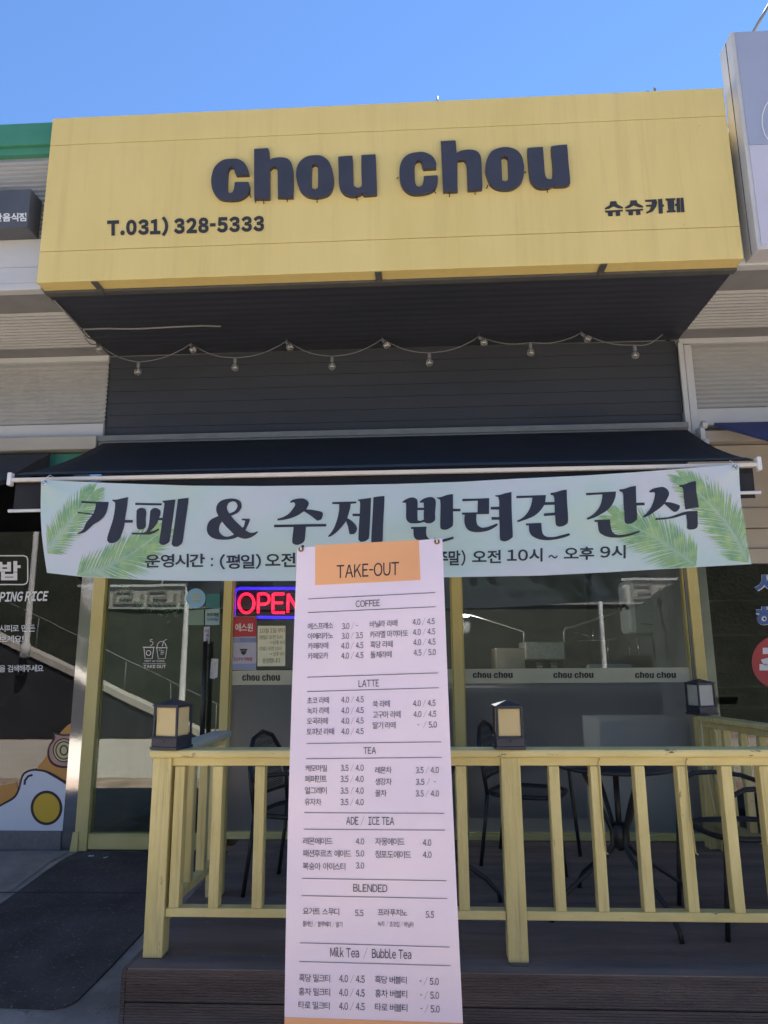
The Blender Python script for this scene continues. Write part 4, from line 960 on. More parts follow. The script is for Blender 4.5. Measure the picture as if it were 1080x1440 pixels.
b = MB(); b.lathe([(.02, -.02), (.03, -.01), (.03, .01), (.02, .02)], hub, 12, (0, 1, 0)); b.build('hub', M['black_steel'], mn)

# ================================================================== DECK, CARPET, RAILINGS
dk = thing('wooden_deck', 'low dark brown composite deck with ribbed fascia boards in front of the cafe windows', 'deck', (1, 4.4, -.3))
b = MB()
nb = 15; y0d, y1d = 3.335, YF - .035
for k in range(nb):
    a = y0d + (y1d - y0d) * k / nb; c = y0d + (y1d - y0d) * (k + 1) / nb - .004
    b.box(-1.285 - .035 * (a - 3.3), 2.75, a, c, -.026, 0)
b.build('deck_boards', M['deck_top'], dk)
for z0, z1, y in ((-.128, -.006, 3.328), (-.255, -.134, 3.331), (-.40, -.260, 3.340)):
    b = MB(); b.box(-1.29, 2.76, y, y + .022, z0, z1); b.build('fascia_board', M['deck_front'], dk, bevel=.004)
b = MB(); b.box(-1.312, -1.291, 3.33, 5.3, -.26, -.005); b.build('side_board', M['deck_front'], dk, bevel=.003)
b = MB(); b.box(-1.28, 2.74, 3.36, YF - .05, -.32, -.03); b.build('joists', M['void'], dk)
carpet = [(110, 1199), (335, 1199), (335, 1215), (222, 1262), (216, 1296), (190, 1325), (148, 1370), (108, 1410), (92, 1418), (74, 1421), (0, 1418), (-120, 1416), (-220, 1400), (-140, 1330), (-40, 1300), (8, 1268), (60, 1230)]
seam_at = 1262
ca = tag(ground_patch([(x, y) for x, y in carpet], .001, .009, 'entrance_mat', M['mat_carpet']), 'black entrance carpet lying on the ground left of the deck up to the yellow door', 'mat')
b = MB()
p0, p1 = atz(-60, 1261, -.15), atz(226, 1263, -.15)
for P in ((p0, p1),):
    b.tube([(P[0].x, P[0].y, ground_z(P[0].y) + .0105), (P[1].x, P[1].y, ground_z(P[1].y) + .0105)], .003, 5)
sm_ = b.build('seam', M['void'])
sm_.parent = ca; sm_.matrix_parent_inverse = world_of(ca).inverted()

for k, (px, py, a_) in enumerate(((128, 1204.5, .2), (148.5, 1206.5, 1.2))):
    c = atz(px, py, ground_z(5.2) + .012); b = MB(); e = Vector((math.cos(a_), math.sin(a_), 0)) * .018; f_ = Vector((-e.y, e.x, 0)) * .45
    b.hexa([c - e - f_, c + e - f_ * .6, c + e + f_, c - e * .8 + f_], [c - e - f_ + Vector((0, 0, .004)), c + e - f_ * .6 + Vector((0, 0, .010)), c + e + f_ + Vector((0, 0, .003)), c - e * .8 + f_ + Vector((0, 0, .008))])
    tag(b.build('paper_scrap', M['white_vinyl']), ('scrap of white paper on the ground left of the yellow door post', 'scrap of white paper on the entrance carpet just before the yellow door')[k], 'litter')
PW = .088
def post(x, y, z0, z1, parent, name='post'):
    b = MB(); b.box(x - PW / 2, x + PW / 2, y, y + PW, z0, z1); return b.build(name, M['yellow_wood'], parent, bevel=.005)
YR = 3.43                                     # front face of the posts
rl = thing('deck_railing', 'long yellow wooden railing along the front of the deck, with two square posts', 'railing', (.7, YR, 0))
b = MB(); b.box(-1.278, 3.2, YR - .012, YR + .105, .850, .886); b.build('top_cap', M['yellow_rail'], rl, bevel=.010)
b = MB(); b.box(-1.184, 3.2, YR + .018, YR + .07, .812, .8495); b.build('upper_rail', M['yellow_rail'], rl, bevel=.004)
for x0, x1 in ((-1.172, .353), (.4425, 2.40)):
    b = MB(); b.box(x0, x1, YR + .014, YR + .072, .166, .204); b.build('lower_rail', M['yellow_rail'], rl, bevel=.004)
post(-1.217, YR, .002, .850, rl); post(.398, YR, .002, .850, rl); post(2.45, YR, .002, .850, rl)
b = MB(); b.box(.36, .436, YR - .028, YR + .06, .0005, .003); b.build('shoe', M['deck_front'], rl)
BX = [-1.135, -.955, -.757, -.56, -.37, -.18, .015, .172, .594, .780, .977, 1.167, 1.362, 1.53, 1.72, 1.91, 2.1, 2.29]
for i, x in enumerate(BX):
    b = MB(); b.box(x - .0235, x + .0235, YR + .010, YR + .068, .2045, .8115); b.build('baluster', M['yellow_wood'], rl, bevel=.004)
b = MB()                                      # bent wire ties on two balusters
for x in (.79, 1.18):
    b.tube([(x + .012, YR + .008, .845), (x + .002, YR + .004, .83), (x + .004, YR + .004, .6), (x + .012, YR + .006, .45), (x + .022, YR + .006, .44)], .003, 5)
b.build('wire', mat('pale wire', (0.42, 0.34, 0.13), rough=.6), rl)

sl = thing('deck_railing', 'short yellow side railing at the left end of the deck beside the entrance carpet', 'railing', (-1.2, 3.9, 0))
xl = -1.165
b = MB(); b.hexa([(-1.262, 3.536, .852), (-1.150, 3.536, .852), (-1.125, 4.34, .852), (-1.237, 4.34, .852)], [(-1.262, 3.536, .886), (-1.150, 3.536, .886), (-1.125, 4.34, .886), (-1.237, 4.34, .886)]); b.build('top_cap', M['cap_top'], sl, bevel=.008)
def sx(y): return -1.206 + (y - 3.53) * .031
b = MB(); b.beam((sx(3.53), 3.53, .832), (sx(4.24), 4.24, .832), .05, .036); b.build('upper_rail', M['yellow_wood'], sl, bevel=.003)
b = MB(); b.beam((sx(3.53), 3.53, .186), (sx(4.24), 4.24, .186), .05, .036); b.build('lower_rail', M['yellow_wood'], sl, bevel=.003)
post(sx(4.28), 4.245, .002, .850, sl)
for y in (3.62, 3.82, 4.03):
    x = sx(y); b = MB(); b.box(x - .024, x + .024, y - .024, y + .024, .205, .813); b.build('baluster', M['yellow_wood'], sl, bevel=.004)

sr = thing('deck_railing', 'yellow side railing at the right end of the deck before the right shop window', 'railing', (2.1, 4.6, 0))
def rx(y): return 1.985 + (5.33 - y) * .175
A, Z = 5.32, 3.56
b = MB(); b.hexa([(rx(A) - .06, A, .852), (rx(Z) - .06, Z, .852), (rx(Z) + .055, Z, .852), (rx(A) + .055, A, .852)], [(rx(A) - .06, A, .886), (rx(Z) - .06, Z, .886), (rx(Z) + .055, Z, .886), (rx(A) + .055, A, .886)]); b.build('top_cap', M['yellow_wood'], sr, bevel=.008)
b = MB(); b.beam((rx(A), A, .830), (rx(Z), Z, .830), .05, .04); b.build('upper_rail', M['yellow_wood'], sr, bevel=.003)
b = MB(); b.beam((rx(A), A, .186), (rx(Z), Z, .186), .05, .04); b.build('lower_rail', M['yellow_wood'], sr, bevel=.003)
post(rx(A) , A + .005, .002, .884, sr); post(rx(A) + .06, A - .11, .002, .80, sr)
for k in range(8):
    y = A - .24 - k * .185; x = rx(y); b = MB(); b.box(x - .024, x + .024, y - .024, y + .024, .208, .808); b.build('baluster', M['yellow_wood'], sr, bevel=.004)
b = MB(); b.tube([(rx(A) - .045, A - .06, .90), (rx(A) - .05, A - .07, .6), (rx(A) - .02, A - .09, .25)], .004, 5); b.tube([(rx(A) - .02, A - .08, .88), (rx(A) + .03, A - .12, .78), (rx(A) + .03, A - .13, .5), (rx(A) + .0, A - .12, .45), (rx(A) - .01, A - .12, .6)], .004, 5)
b.build('cable', M['paper'], sr)

# ------------------------------------------------------------------ lanterns
def lantern(x, y, z, s, label, panel, rz=0.0):
    t = thing('post_lantern', label, 'lantern', (x, y, z), rz, 'lanterns on the railing posts')
    h0 = .054 * s; h1 = .185 * s; q0 = .068 * s; q1 = .058 * s
    b = MB(); b.box(-q0, q0, -q0, q0, 0, .012 * s); b.box(-q0 * .93, q0 * .93, -q0 * .93, q0 * .93, .012 * s, h0 - .006); b.box(-q0, q0, -q0, q0, h0 - .006, h0)
    b.lathe([(.004, 0), (.004, .003), (.001, .004)], (0, -q0 - .0, .035 * s), 8, (0, -1, 0))
    b.build('base', M['lan_dark'], t, bevel=.003, local=True)
    b = MB()
    for a in (-1, 1):
        for c in (-1, 1): b.hexa([(a * q1 - .0035, c * q1 - .0035, h0), (a * q1 + .005, c * q1 - .005, h0), (a * q1 + .005, c * q1 + .005, h0), (a * q1 - .005, c * q1 + .005, h0)],
                                 [(a * q1 * .97 - .005, c * q1 * .97 - .005, h1), (a * q1 * .97 + .005, c * q1 * .97 - .005, h1), (a * q1 * .97 + .005, c * q1 * .97 + .005, h1), (a * q1 * .97 - .005, c * q1 * .97 + .005, h1)])
    b.box(-q1 - .004, q1 + .004, -q1 - .004, q1 + .004, h0 - .002, h0 + .002); b.box(-q1, q1, -q1, q1, h1 - .005, h1 - .001)
    b.build('frame', M['lan_dark'], t, local=True)
    q2 = q1 * .88
    b = MB(); b.box(-q2, q2, -q2, q2, h0 + .001, h1 - .006); b.build('light_panel', panel, t, bevel=.003, local=True)
    b = MB(); e = q0 * .96
    b.box(-e, e, -e, e, h1, h1 + .007 * s)
    r_ = [b.bm.verts.new(p) for p in ((-e, -e, h1 + .007 * s), (e, -e, h1 + .007 * s), (e, e, h1 + .007 * s), (-e, e, h1 + .007 * s))]; ap = b.bm.verts.new((0, 0, h1 + .031 * s))
    for i in range(4): b.bm.faces.new([r_[i], r_[(i + 1) % 4], ap])
    b.build('roof', M['lan_dark'], t, local=True)
    return t
lantern(-1.195, YR + .055, .887, 1.06, 'navy lantern with cream panels on the left front railing post', M['lan_panel'], R(-14))
lantern(.398, YR + .05, .887, 1.0, 'navy lantern with cream panel on the middle railing post right of the menu', M['lan_panel'], R(2))
lantern(rx(A) + .0, A + .03, .889, 1.15, 'dark lantern with whitish panel on the corner post beside the mirrored pillar', M['lan_white'], R(18))

# ------------------------------------------------------------------ table and chairs
def table(x, y, rz, label, group):
    t = thing('bistro_table', label, 'table', (x, y, 0), rz, group)
    b = MB(); b.lathe([(.01, .712), (.29, .712), (.306, .716), (.308, .728), (.300, .735), (.01, .737)], (0, 0, 0), 40); b.build('tabletop', M['black_steel'], t, local=True)
    for k in range(4):
        a = k * math.pi / 2; c, s = math.cos(a), math.sin(a); b = MB()
        prof = [(.20, .705), (.12, .56), (.065, .44), (.045, .40), (.045, .33), (.09, .28), (.22, .20), (.36, .11), (.42, .05), (.43, .0)]
        b.tube([(r * c, r * s, h) for r, h in prof], .0125, 8); b.build('leg', M['black_steel'], t, local=True)
    b = MB(); b.tube([(0, 0, .30), (0, 0, .71)], .016, 10); b.lathe([(.03, .31), (.047, .325), (.047, .425), (.03, .44)], (0, 0, 0), 16); b.build('centre_pole', M['black_steel'], t, local=True)
    return t
def chair(x, y, rz, label, group):            # faces its own +x
    t = thing('metal_chair', label, 'chair', (x, y, 0), rz, group)
    zs = .43
    def rr(k, n=28, a=.235, c=.225):
        th = 2 * math.pi * k / n; cx, sy = math.cos(th), math.sin(th); p = .62
        return Vector((a * math.copysign(abs(cx) ** p, cx), c * math.copysign(abs(sy) ** p, sy), zs))
    b = MB(); b.tube([rr(k) for k in range(29)], .014, 8, cap=False); b.build('seat_rim', M['black_steel'], t, local=True)
    b = MB(); b.face([rr(k) + Vector((0, 0, .003)) for k in range(28)]); b.build('seat', M['chair_mesh'], t, local=True, fix=False)
    for s in (-1, 1):
        b = MB()                              # front leg running up into the arm and round to the back
        pts = [(.27, s * .245, 0), (.25, s * .245, .25), (.235, s * .245, .43), (.225, s * .25, .56), (.19, s * .255, .635), (.12, s * .258, .665), (.0, s * .258, .668), (-.14, s * .25, .65), (-.225, s * .235, .62)]
        b.tube(pts, .0125, 8); b.build('arm', M['black_steel'], t, local=True)
        b = MB(); b.tube([(-.27, s * .225, 0), (-.235, s * .22, .25), (-.215, s * .215, .43)], .0125, 8); b.build('leg', M['black_steel'], t, local=True)
    b = MB(); arch = [(-.215, -.215, .43), (-.235, -.228, .60), (-.265, -.205, .74), (-.285, -.12, .835), (-.290, 0, .865), (-.285, .12, .835), (-.265, .205, .74), (-.235, .228, .60), (-.215, .215, .43)]
    b.tube(arch, .0135, 8); b.tube([(-.232, -.22, .52), (-.25, 0, .52), (-.232, .22, .52)], .010, 8); b.build('back_frame', M['black_steel'], t, local=True)
    b = MB()
    def bk(u, v):
        yy = (-1 + 2 * u); zt_ = .53 + .33 * math.sqrt(max(0, 1 - (abs(yy)) ** 2.6)); z = .53 + (zt_ - .53) * v
        return Vector((-.238 - (z - .53) * .155, yy * .215, z))
    b.grid(bk, 12, 8); b.build('backrest', M['chair_mesh'], t, local=True, fix=False)
    return t
table(1.03, 4.08, R(20), 'round black metal table on the deck right of the middle railing post', 'black bistro tables')
table(-.02, 4.28, R(-8), 'round black metal table on the deck hidden behind the tall lavender menu', 'black bistro tables')
chair(1.64, 3.98, R(186), 'black mesh armchair at the right edge facing the round table', 'black metal armchairs')
chair(.69, 5.02, R(-22), 'black mesh armchair against the window behind the round table', 'black metal armchairs')
chair(-.70, 4.42, R(-15), 'black metal armchair just left of the tall lavender menu', 'black metal armchairs')

# ================================================================== STRING LIGHTS
st = thing('string_lights', 'string of clear light bulbs hung in zigzag under the dark soffit', 'string lights', (-.2, 5.3, 3.7))
BU = [(139, 491, 1), (194, 523, 0), (271.5, 492, 1), (330.5, 517, 0), (407.5, 488, 1), (467, 515, 0), (543.5, 485, 1), (604, 510, 0), (680.5, 481.5, 1), (746.5, 496, 0), (826, 476.5, 1), (893.5, 499.5, 0)]
M['socket'] = mat('dark rubber socket', (0.16, 0.165, 0.18), rough=.6)
def bulb_glass():
    m = glass('whitened bulb glass', (0.80, 0.80, 0.79), 1.6)
    nt = m.node_tree; L = nt.links.new; out = nt.nodes['Material Output']; src = out.inputs['Surface'].links[0].from_socket
    d = N(nt, 'ShaderNodeBsdfTranslucent'); d.inputs[0].default_value = (.8, .8, .78, 1); ms = N(nt, 'ShaderNodeMixShader'); ms.inputs[0].default_value = .22  # white mixed into the clear glass to stand for its pale glow
    d2 = N(nt, 'ShaderNodeBsdfDiffuse'); d2.inputs[0].default_value = (.8, .8, .78, 1); m2 = N(nt, 'ShaderNodeMixShader'); m2.inputs[0].default_value = .5
    L(d.outputs[0], m2.inputs[1]); L(d2.outputs[0], m2.inputs[2]); L(src, ms.inputs[1]); L(m2.outputs[0], ms.inputs[2]); L(ms.outputs[0], out.inputs['Surface'])
    return m
M['bulb'] = bulb_glass(); M['filament'] = mat('filament support', (0.75, 0.72, 0.66), rough=.3)
tops = []
for px, py, hi_ in BU:
    Yb = 5.28; c = at(px, py, Yb)
    d = Vector((.035, 0, -.06)).normalized() if hi_ else Vector((0, 0, -1))
    if hi_: d = Vector((.026, -.03, -.05)).normalized()
    top = c - d * .085
    b = MB(); b.lathe([(.004, .0), (.012, .002), (.0135, .012), (.0135, .045), (.010, .05)], top, 14, d); s_ = b.build('light_bulb', M['socket'], st)
    b = MB(); b.lathe([(.010, .048), (.016, .056), (.026, .070), (.0305, .085), (.0285, .100), (.019, .112), (.004, .1165)], top, 18, d); b.build('glass_bulb', M['bulb'], s_)
    b = MB(); x_ = Vector((1, 0, 0)); b.tube([top + d * .05, top + d * .08], .004, 6); b.tube([top + d * .086 - x_ * .013, top + d * .084, top + d * .086 + x_ * .013], .0045, 6); b.build('filament', M['filament'], s_)
    tops.append((top, hi_))
b = MB(); pts = [Vector((-2.6, 5.2, 3.80))]
allp = [(Vector((-2.62, 5.1, 3.81)), 1)] + tops + [(at(932, 470, 5.28), 1)]
path = []
for (p, h0), (q, h1) in zip(allp, allp[1:]):
    for k in range(8):
        t = k / 8; path.append(p.lerp(q, t) + Vector((0, 0, -.035 * math.sin(math.pi * t) + (.006 if h0 else 0) * (1 - t))))
path.append(allp[-1][0])
b.tube(path, .0042, 6); b.build('cable', M['socket'], st)
for p, h in tops:
    if h: b = MB(); b.tube([p, p + Vector((0, .0, .02)), Vector((p.x, p.y + .01, 3.843))], .003, 5); b.build('hook', M['trim_grey'], st)

# ================================================================== ON AND BEHIND THE GLASS
ne = thing('neon_sign', 'lit OPEN sign with red letters and blue border hanging inside the left window', 'neon sign', at(380, 870, YF + .07))
YN = YF + .06
def npt(x, y): return at(260 + x / 6, 810 + y / 6, YN)
b = MB(); b.tube([npt(*p) for p in ((418, 338), (420, 200), (422, 145), (434, 116), (462, 104), (600, 104), (760, 104), (945, 104), (1080, 106), (1108, 116), (1118, 145), (1118, 320), (1106, 345), (1080, 352), (945, 351), (760, 350), (612, 347))], .0105, 8); b.build('border_tube', M['neon_blue'], ne)
def ell(cx, cy, rx_, ry_, a0, a1, n=20): return [(cx + rx_ * math.cos(R(a0 + (a1 - a0) * k / n)), cy + ry_ * math.sin(R(a0 + (a1 - a0) * k / n))) for k in range(n + 1)]
for nm, strokes in (('O', [ell(519, 230, 64, 80, 0, 360, 28)]), ('P', [[(618, 312), (620, 152)], [(620, 152), (668, 150)] + ell(668, 194, 44, 44, -90, 90, 12) + [(622, 238)]]),
                    ('E', [[(838, 152), (744, 152)], [(744, 152), (742, 308)], [(742, 308), (842, 308)], [(744, 226), (826, 226)]]), ('N', [[(868, 306), (872, 152)], [(872, 152), (960, 306)], [(960, 306), (962, 152)]])):
    b = MB()
    for s_ in strokes: b.tube([npt(*p) for p in s_], .0105, 8)
    b.build('letter_tube', M['neon_red'], ne)
b = MB(); c0, c1 = at(330, 872, YN + .03), at(448, 826, YN + .03); b.box(c0.x - .01, c1.x + .01, YN + .014, YN + .024, c0.z - .005, c1.z + .005); b.build('back_panel', mat('smoked acrylic back', (0.03, 0.032, 0.04), rough=.2), ne)

def sheet(name, label, cat, quad, m, Y=YF + .010, group=None, extras=()):
    """thin printed sheet stuck on the glass; quad in photo pixels"""
    b = MB(); f = [at(x, y, Y) for x, y in quad]; n = len(f)
    b.bm.faces.new([b.bm.verts.new(p) for p in f]); r = bmesh.ops.extrude_face_region(b.bm, geom=b.bm.faces[:])
    for v in r['geom']:
        if isinstance(v, bmesh.types.BMVert): v.co.y -= .0015
    o = tag(b.build(name, m), label, cat, group)
    for nm, pr, mm in extras:
        q = pr.build(nm, mm); l = q.location.copy()
        q.parent = o; q.matrix_parent_inverse = world_of(o).inverted()
    return o
ON = plane_y(YF + .006)
def P_(l=.002): return Print(ON, l)
red = mat('red print', (0.42, 0.035, 0.05), rough=.5); blu = mat('blue print', (0.10, 0.16, 0.38), rough=.5); lil = mat('pale lilac print', (0.42, 0.42, 0.52), rough=.5)
pblue = mat('dusty blue print', (0.24, 0.30, 0.46), rough=.5)
a = P_(); a.poly([[(327, 867.5), (360.5, 867.5), (360.5, 895), (327, 896)]])
w_ = P_(.003); w_.text('에스원', 331, 355.5, 876.5, 888, bold=.012)
bl = P_(.003); bl.poly([[(326, 897), (360, 896.5), (360, 903.5), (326, 904)]]); bl.poly([[(325, 934), (360, 933), (360, 941), (325, 941.5)]])
sc = P_(.004); sc.text('SECOM', 337, 359.5, 898, 902.3, bold=.03)
cam_ = P_(.003); cam_.poly([[(337, 912.5), (348, 912.5), (347, 915), (338, 915)]]); cam_.poly([smooth_loop([(338.5, 915.5), (346.5, 915.5), (345.5, 919), (342.5, 921.5), (339.5, 919)], 60)])
tx = P_(.003); tx.text('CCTV 작동중', 329, 355, 924.3, 929.5, bold=.015)
sheet('security_sticker', 'security company sticker with red top and CCTV symbol on the glass under the OPEN sign', 'sticker', [(325, 867), (361, 867), (360.5, 942), (324, 942)], lil,
      extras=(('red_field', a, red), ('lettering', w_, M['white_vinyl']), ('blue_field', bl, pblue), ('blue_lettering', sc, blu), ('camera_symbol', cam_, M['vinyl_dark']), ('red_lettering', tx, red)))
hw = P_()
for bd, x0, x1, y, h in (('10월 1일 부터', 365, 400.5, 886.5, 7), ('(평일) 오전 9시', 364, 397, 896, 6), ('~오후 9시', 379, 400.5, 903.5, 6), ('(주말) 오전 10시', 364, 396, 912, 6), ('~ 오후 9시', 379, 399.5, 919.5, 6), ('운영합니다', 369, 394, 929, 7)):
    hw.text(bd, x0, x1, y - h / 2, y + h / 2, slope=-.02)
sheet('paper_notice', 'pale yellow handwritten Korean notice taped to the glass under the OPEN sign', 'notice', [(362.5, 880), (401.5, 880), (401, 936.5), (362, 937)], M['paper'], extras=(('handwriting', hw, M['pencil']),))
b = MB(); c0, c1 = at(328, 941, YF + .2), at(470, 866, YF + .2); b.box(c0.x, c1.x, YF + .20, YF + .215, c0.z, c1.z)
tag(b.build('backing_board', M['board'], bevel=.003), 'pale grey board standing inside the left window behind the notices', 'board')
lo_ = P_(); lo_.poly([[(265.5, 838), (284.5, 837), (284, 846), (266, 847)]])
yl = P_(.003)
for x0, x1, y in ((268, 282, 836), (267, 283, 840.5), (269, 281, 845)):
    yl.line([(x0 + (x1 - x0) * k / 6, y + (.5 if k % 2 else -.5)) for k in range(7)], 1.6)
M['st_blue'] = mat('sky blue print', (0.22, 0.46, 0.68), rough=.5); M['st_teal'] = mat('teal print', (0.035, 0.17, 0.17), rough=.5)
M['st_pale'] = mat('pale aqua print', (0.25, 0.40, 0.40), rough=.5); M['st_lime'] = mat('faded green print', (0.16, 0.26, 0.20), rough=.5)
sheet('round_sticker', 'round sky blue sticker with yellow print on the door glass', 'sticker', [(275.5 + 13.6 * math.cos(k * math.pi / 14), 841.5 + 14 * math.sin(k * math.pi / 14)) for k in range(28)], M['st_blue'],
      extras=(('yellow_print', yl, mat('yellow print', (0.45, 0.42, 0.12), rough=.5)),))
sheet('square_sticker', 'plain dark teal square sticker right of the round blue sticker', 'sticker', [(290, 835), (309.5, 834.5), (309, 855), (290, 855)], M['st_teal'])
sheet('square_sticker', 'faded green square sticker below the round blue sticker', 'sticker', [(265.5, 858), (287, 857), (286.5, 879), (265, 879)], M['st_lime'])
wo = P_(.002); wo.text('와우회원', 291, 307.5, 862, 867.3, bold=.02)
wo2 = P_(.002); wo2.text('무료배달', 291, 307.5, 868.5, 873.6, bold=.02)
sheet('square_sticker', 'pale aqua rounded sticker with two dark Korean words on the door glass', 'sticker', smooth_loop([(290, 857), (307, 856.5), (309, 858.5), (308.6, 876.5), (306.5, 878.5), (290.5, 878.8), (288.6, 876.8), (288.8, 859)], 60), M['st_pale'],
      extras=(('lettering', wo, M['vinyl_dark']), ('blue_lettering', wo2, blu)))
ms_ = P_(.002)
for k, ch in enumerate(('미', '세', '요')): ms_.text(ch, 289, 293.5, 885 + k * 6, 890 + k * 6, bold=.01)
sheet('push_label', 'narrow white vertical label on the door glass above the black handle', 'label', [(286.8, 881.5), (295.2, 881), (294.6, 905), (286.4, 905)], lil, extras=(('lettering', ms_, M['vinyl_dark']),))
sheet('white_sign', 'small crumpled white sheet on the door glass right of the black handle', 'sign', [(297, 926), (307, 926.5), (306, 952), (300, 955), (295, 953.5)], mat('crumpled white sheet', (0.5, 0.5, 0.52), (0.75, 0.75, 0.76), 60, rough=.4, bump=.5))

# inside the cafe
def inside(px, py, Y): return at(px, py, Y)
t = thing('wall_appliance', 'white rounded appliance with a dark side frame hanging inside the right window', 'appliance', at(912, 893, 6.6))
b = MB(); A_, B_ = at(897, 892, 6.5), at(938, 813, 6.5); b.box(A_.x - .06, B_.x, 6.5, 6.85, A_.z, B_.z); b.build('body', mat('white appliance plastic', (0.55, 0.56, 0.57), rough=.35), t, bevel=.05)
b = MB(); b.box(B_.x + .01, B_.x + .13, 6.55, 6.8, A_.z + .03, B_.z - .0); b.build('side_frame', M['black_steel'], t, bevel=.04)
p_ = Print(plane_y(6.5), .002); p_.line([(916, 859), (927, 859)], 1.2); p_.line([(918, 864), (925, 864), (925, 870)], .7); p_.line([(902, 877), (930, 879)], .6); p_.build('marking', M['vinyl_dark'], t)
t = thing('espresso_machine', 'stainless espresso machine standing behind the cream band in the right window', 'coffee machine', at(745, 945, 6.7))
b = MB(); A_, B_ = at(698, 945, 6.55), at(738, 911, 6.55); b.box(A_.x, B_.x, 6.55, 7.0, A_.z - .2, B_.z); b.build('body', mat('bronze steel', (0.30, 0.25, 0.20), (0.38, 0.33, 0.27), 5, rough=.3, metal=.8), t, bevel=.008)
b = MB(); A_, B_ = at(740, 928, 6.5), at(794, 902, 6.5); b.box(A_.x, B_.x, 6.5, 6.95, A_.z, B_.z); b.build('top_box', mat('spotted steel', (0.34, 0.33, 0.30), (0.46, 0.45, 0.42), 30, rough=.35, metal=.7), t, bevel=.008)
b = MB(); A_, B_ = at(742, 945, 6.55), at(794, 929, 6.55); b.box(A_.x, B_.x, 6.6, 6.95, A_.z - .2, B_.z); b.build('brew_group', M['black_steel'], t, bevel=.008)
b = MB()
for px in (758, 778): p = at(px, 930, 6.56); b.lathe([(.03, 0), (.035, .02), (.035, .05), (.02, .06)], p + Vector((0, 0, -.06)), 12); b.tube([p + Vector((0, 0, -.03)), p + Vector((.0, -.12, -.05))], .012, 8)
b.build('portafilter', M['steel'], t)
def swing(name, label, pts, head, lit):
    t = thing(name, label, 'lamp', at(pts[-1][0], pts[-1][1], 6.3))
    b = MB(); b.tube([at(x, y, 6.3) for x, y in pts], .011, 8); b.build('arm', mat('beige lamp arm', (0.36, 0.33, 0.29), rough=.4), t)
    c = at(*head, 6.3); b = MB(); b.lathe([(.02, .05), (.05, .02), (.055, 0), (.045, -.005)], c, 16, (0, 0, 1)); b.build('shade', M['steel'], t)
    if not lit: return
    pl = bpy.data.lights.new('lamp_light', 'POINT'); pl.energy = 5; pl.color = (1, .93, .85); pl.shadow_soft_size = .05
    po = bpy.data.objects.new('lamp_light', pl); C.objects.link(po); po.location = c - Vector((0, -.1, .10)); po.parent = t; po.matrix_parent_inverse = world_of(t).inverted()
    b = MB(); b.lathe([(.001, .0), (.036, -.002), (.03, -.02), (.005, -.026)], c, 14); b.build('lit_bulb', M['lamp_spot'], t)
swing('swing_arm_lamp', 'swing arm lamp leaning left above the espresso machine in the right window', [(660, 863), (690, 872), (736, 887), (737.5, 891), (737.5, 903)], (655, 864), True)
swing('swing_arm_lamp', 'swing arm lamp leaning right above the espresso machine beside the white appliance', [(874, 858), (845, 868), (806, 882), (795, 884), (793.5, 890), (794.5, 903)], (876, 857), False)
t = thing('drying_rack', 'thin steel glass rack over the sink behind the cream band', 'rack', at(850, 940, 6.6))
b = MB()
for x0, y0, x1, y1 in ((805, 890, 815, 890), (815, 890, 834, 897), (812, 901, 865, 899), (855, 900, 855, 928), (885, 902, 886, 922), (897, 898, 899, 924), (834, 886, 834, 902)): b.tube([at(x0, y0, 6.5), at(x1, y1, 6.5)], .006, 6)
b.build('frame', M['steel'], t)
b = MB(); A_, B_ = at(826, 943, 6.5), at(890, 934, 6.5); b.box(A_.x, B_.x, 6.5, 6.8, A_.z - .1, B_.z); b.build('basin', mat('pale blue basin', (0.30, 0.36, 0.42), rough=.4), t, bevel=.02)
b = MB(); A_, B_ = at(845, 1160, 5.95), at(960, 1011, 5.95); b.box(A_.x, B_.x - .02, 5.80, 6.4, -.02, B_.z)
o = tag(b.build('white_counter', mat('white laminate', (0.68, 0.76, 0.78), rough=.4), bevel=.01), 'white counter block standing right behind the frosted grey film of the right window', 'counter')
t = thing('counter', 'dark service counter running behind the cream band inside the right window', 'counter', (.9, 6.8, 0))
b = MB(); b.box(-.6, 1.98, 6.45, 7.1, -.02, 1.0); b.build('body', M['void'], t); b = MB(); b.box(-.62, 2.0, 6.43, 7.12, 1.0, 1.04); b.build('worktop', M['trim_grey'], t)
t = thing('parasol', 'folded orange parasol standing behind the frosted film of the left window', 'parasol', at(330, 1150, 5.9))
b = MB(); p0, p1 = at(331, 1165, 5.75), at(329, 985, 5.75); b.tube([p0, p0.lerp(p1, .5), p0.lerp(p1, .8), p1], .03, 10, radii=[.035, .035, .028, .008]); b.build('canopy', mat('orange parasol cloth', (0.45, 0.18, 0.05), rough=.3), t)
# leaf garland over the door, inside
t = thing('leaf_garland', 'dark green leaf garland with red berries hanging inside the door glass', 'garland', at(225, 850, 5.9))
lv = MB(); br = MB(); rnd = random.Random(11)
spine = [(168, 826), (180, 838), (195, 848), (212, 853), (228, 852), (242, 858), (256, 852), (268, 845)]
for k in range(150):
    t_ = rnd.random() * (len(spine) - 1.001); i = int(t_); f = t_ - i
    x = spine[i][0] + (spine[i + 1][0] - spine[i][0]) * f + rnd.gauss(0, 3); y = spine[i][1] + (spine[i + 1][1] - spine[i][1]) * f + rnd.gauss(0, 4.5)
    p = at(x, y, 5.85 + rnd.uniform(-.05, .05) - .12); a_ = rnd.uniform(0, 6.28); L_ = rnd.uniform(.025, .05); d = Vector((math.cos(a_), rnd.uniform(-.4, .4), math.sin(a_) - .4)).normalized(); n_ = d.cross(Vector((0, 1, 0))).normalized()
    lv.face([p, p + d * L_ * .5 + n_ * L_ * .25, p + d * L_, p + d * L_ * .5 - n_ * L_ * .25])
    if k % 9 == 0: br.lathe([(.001, -.008), (.008, 0), (.001, .008)], p + Vector((0, -.02, 0)), 8)
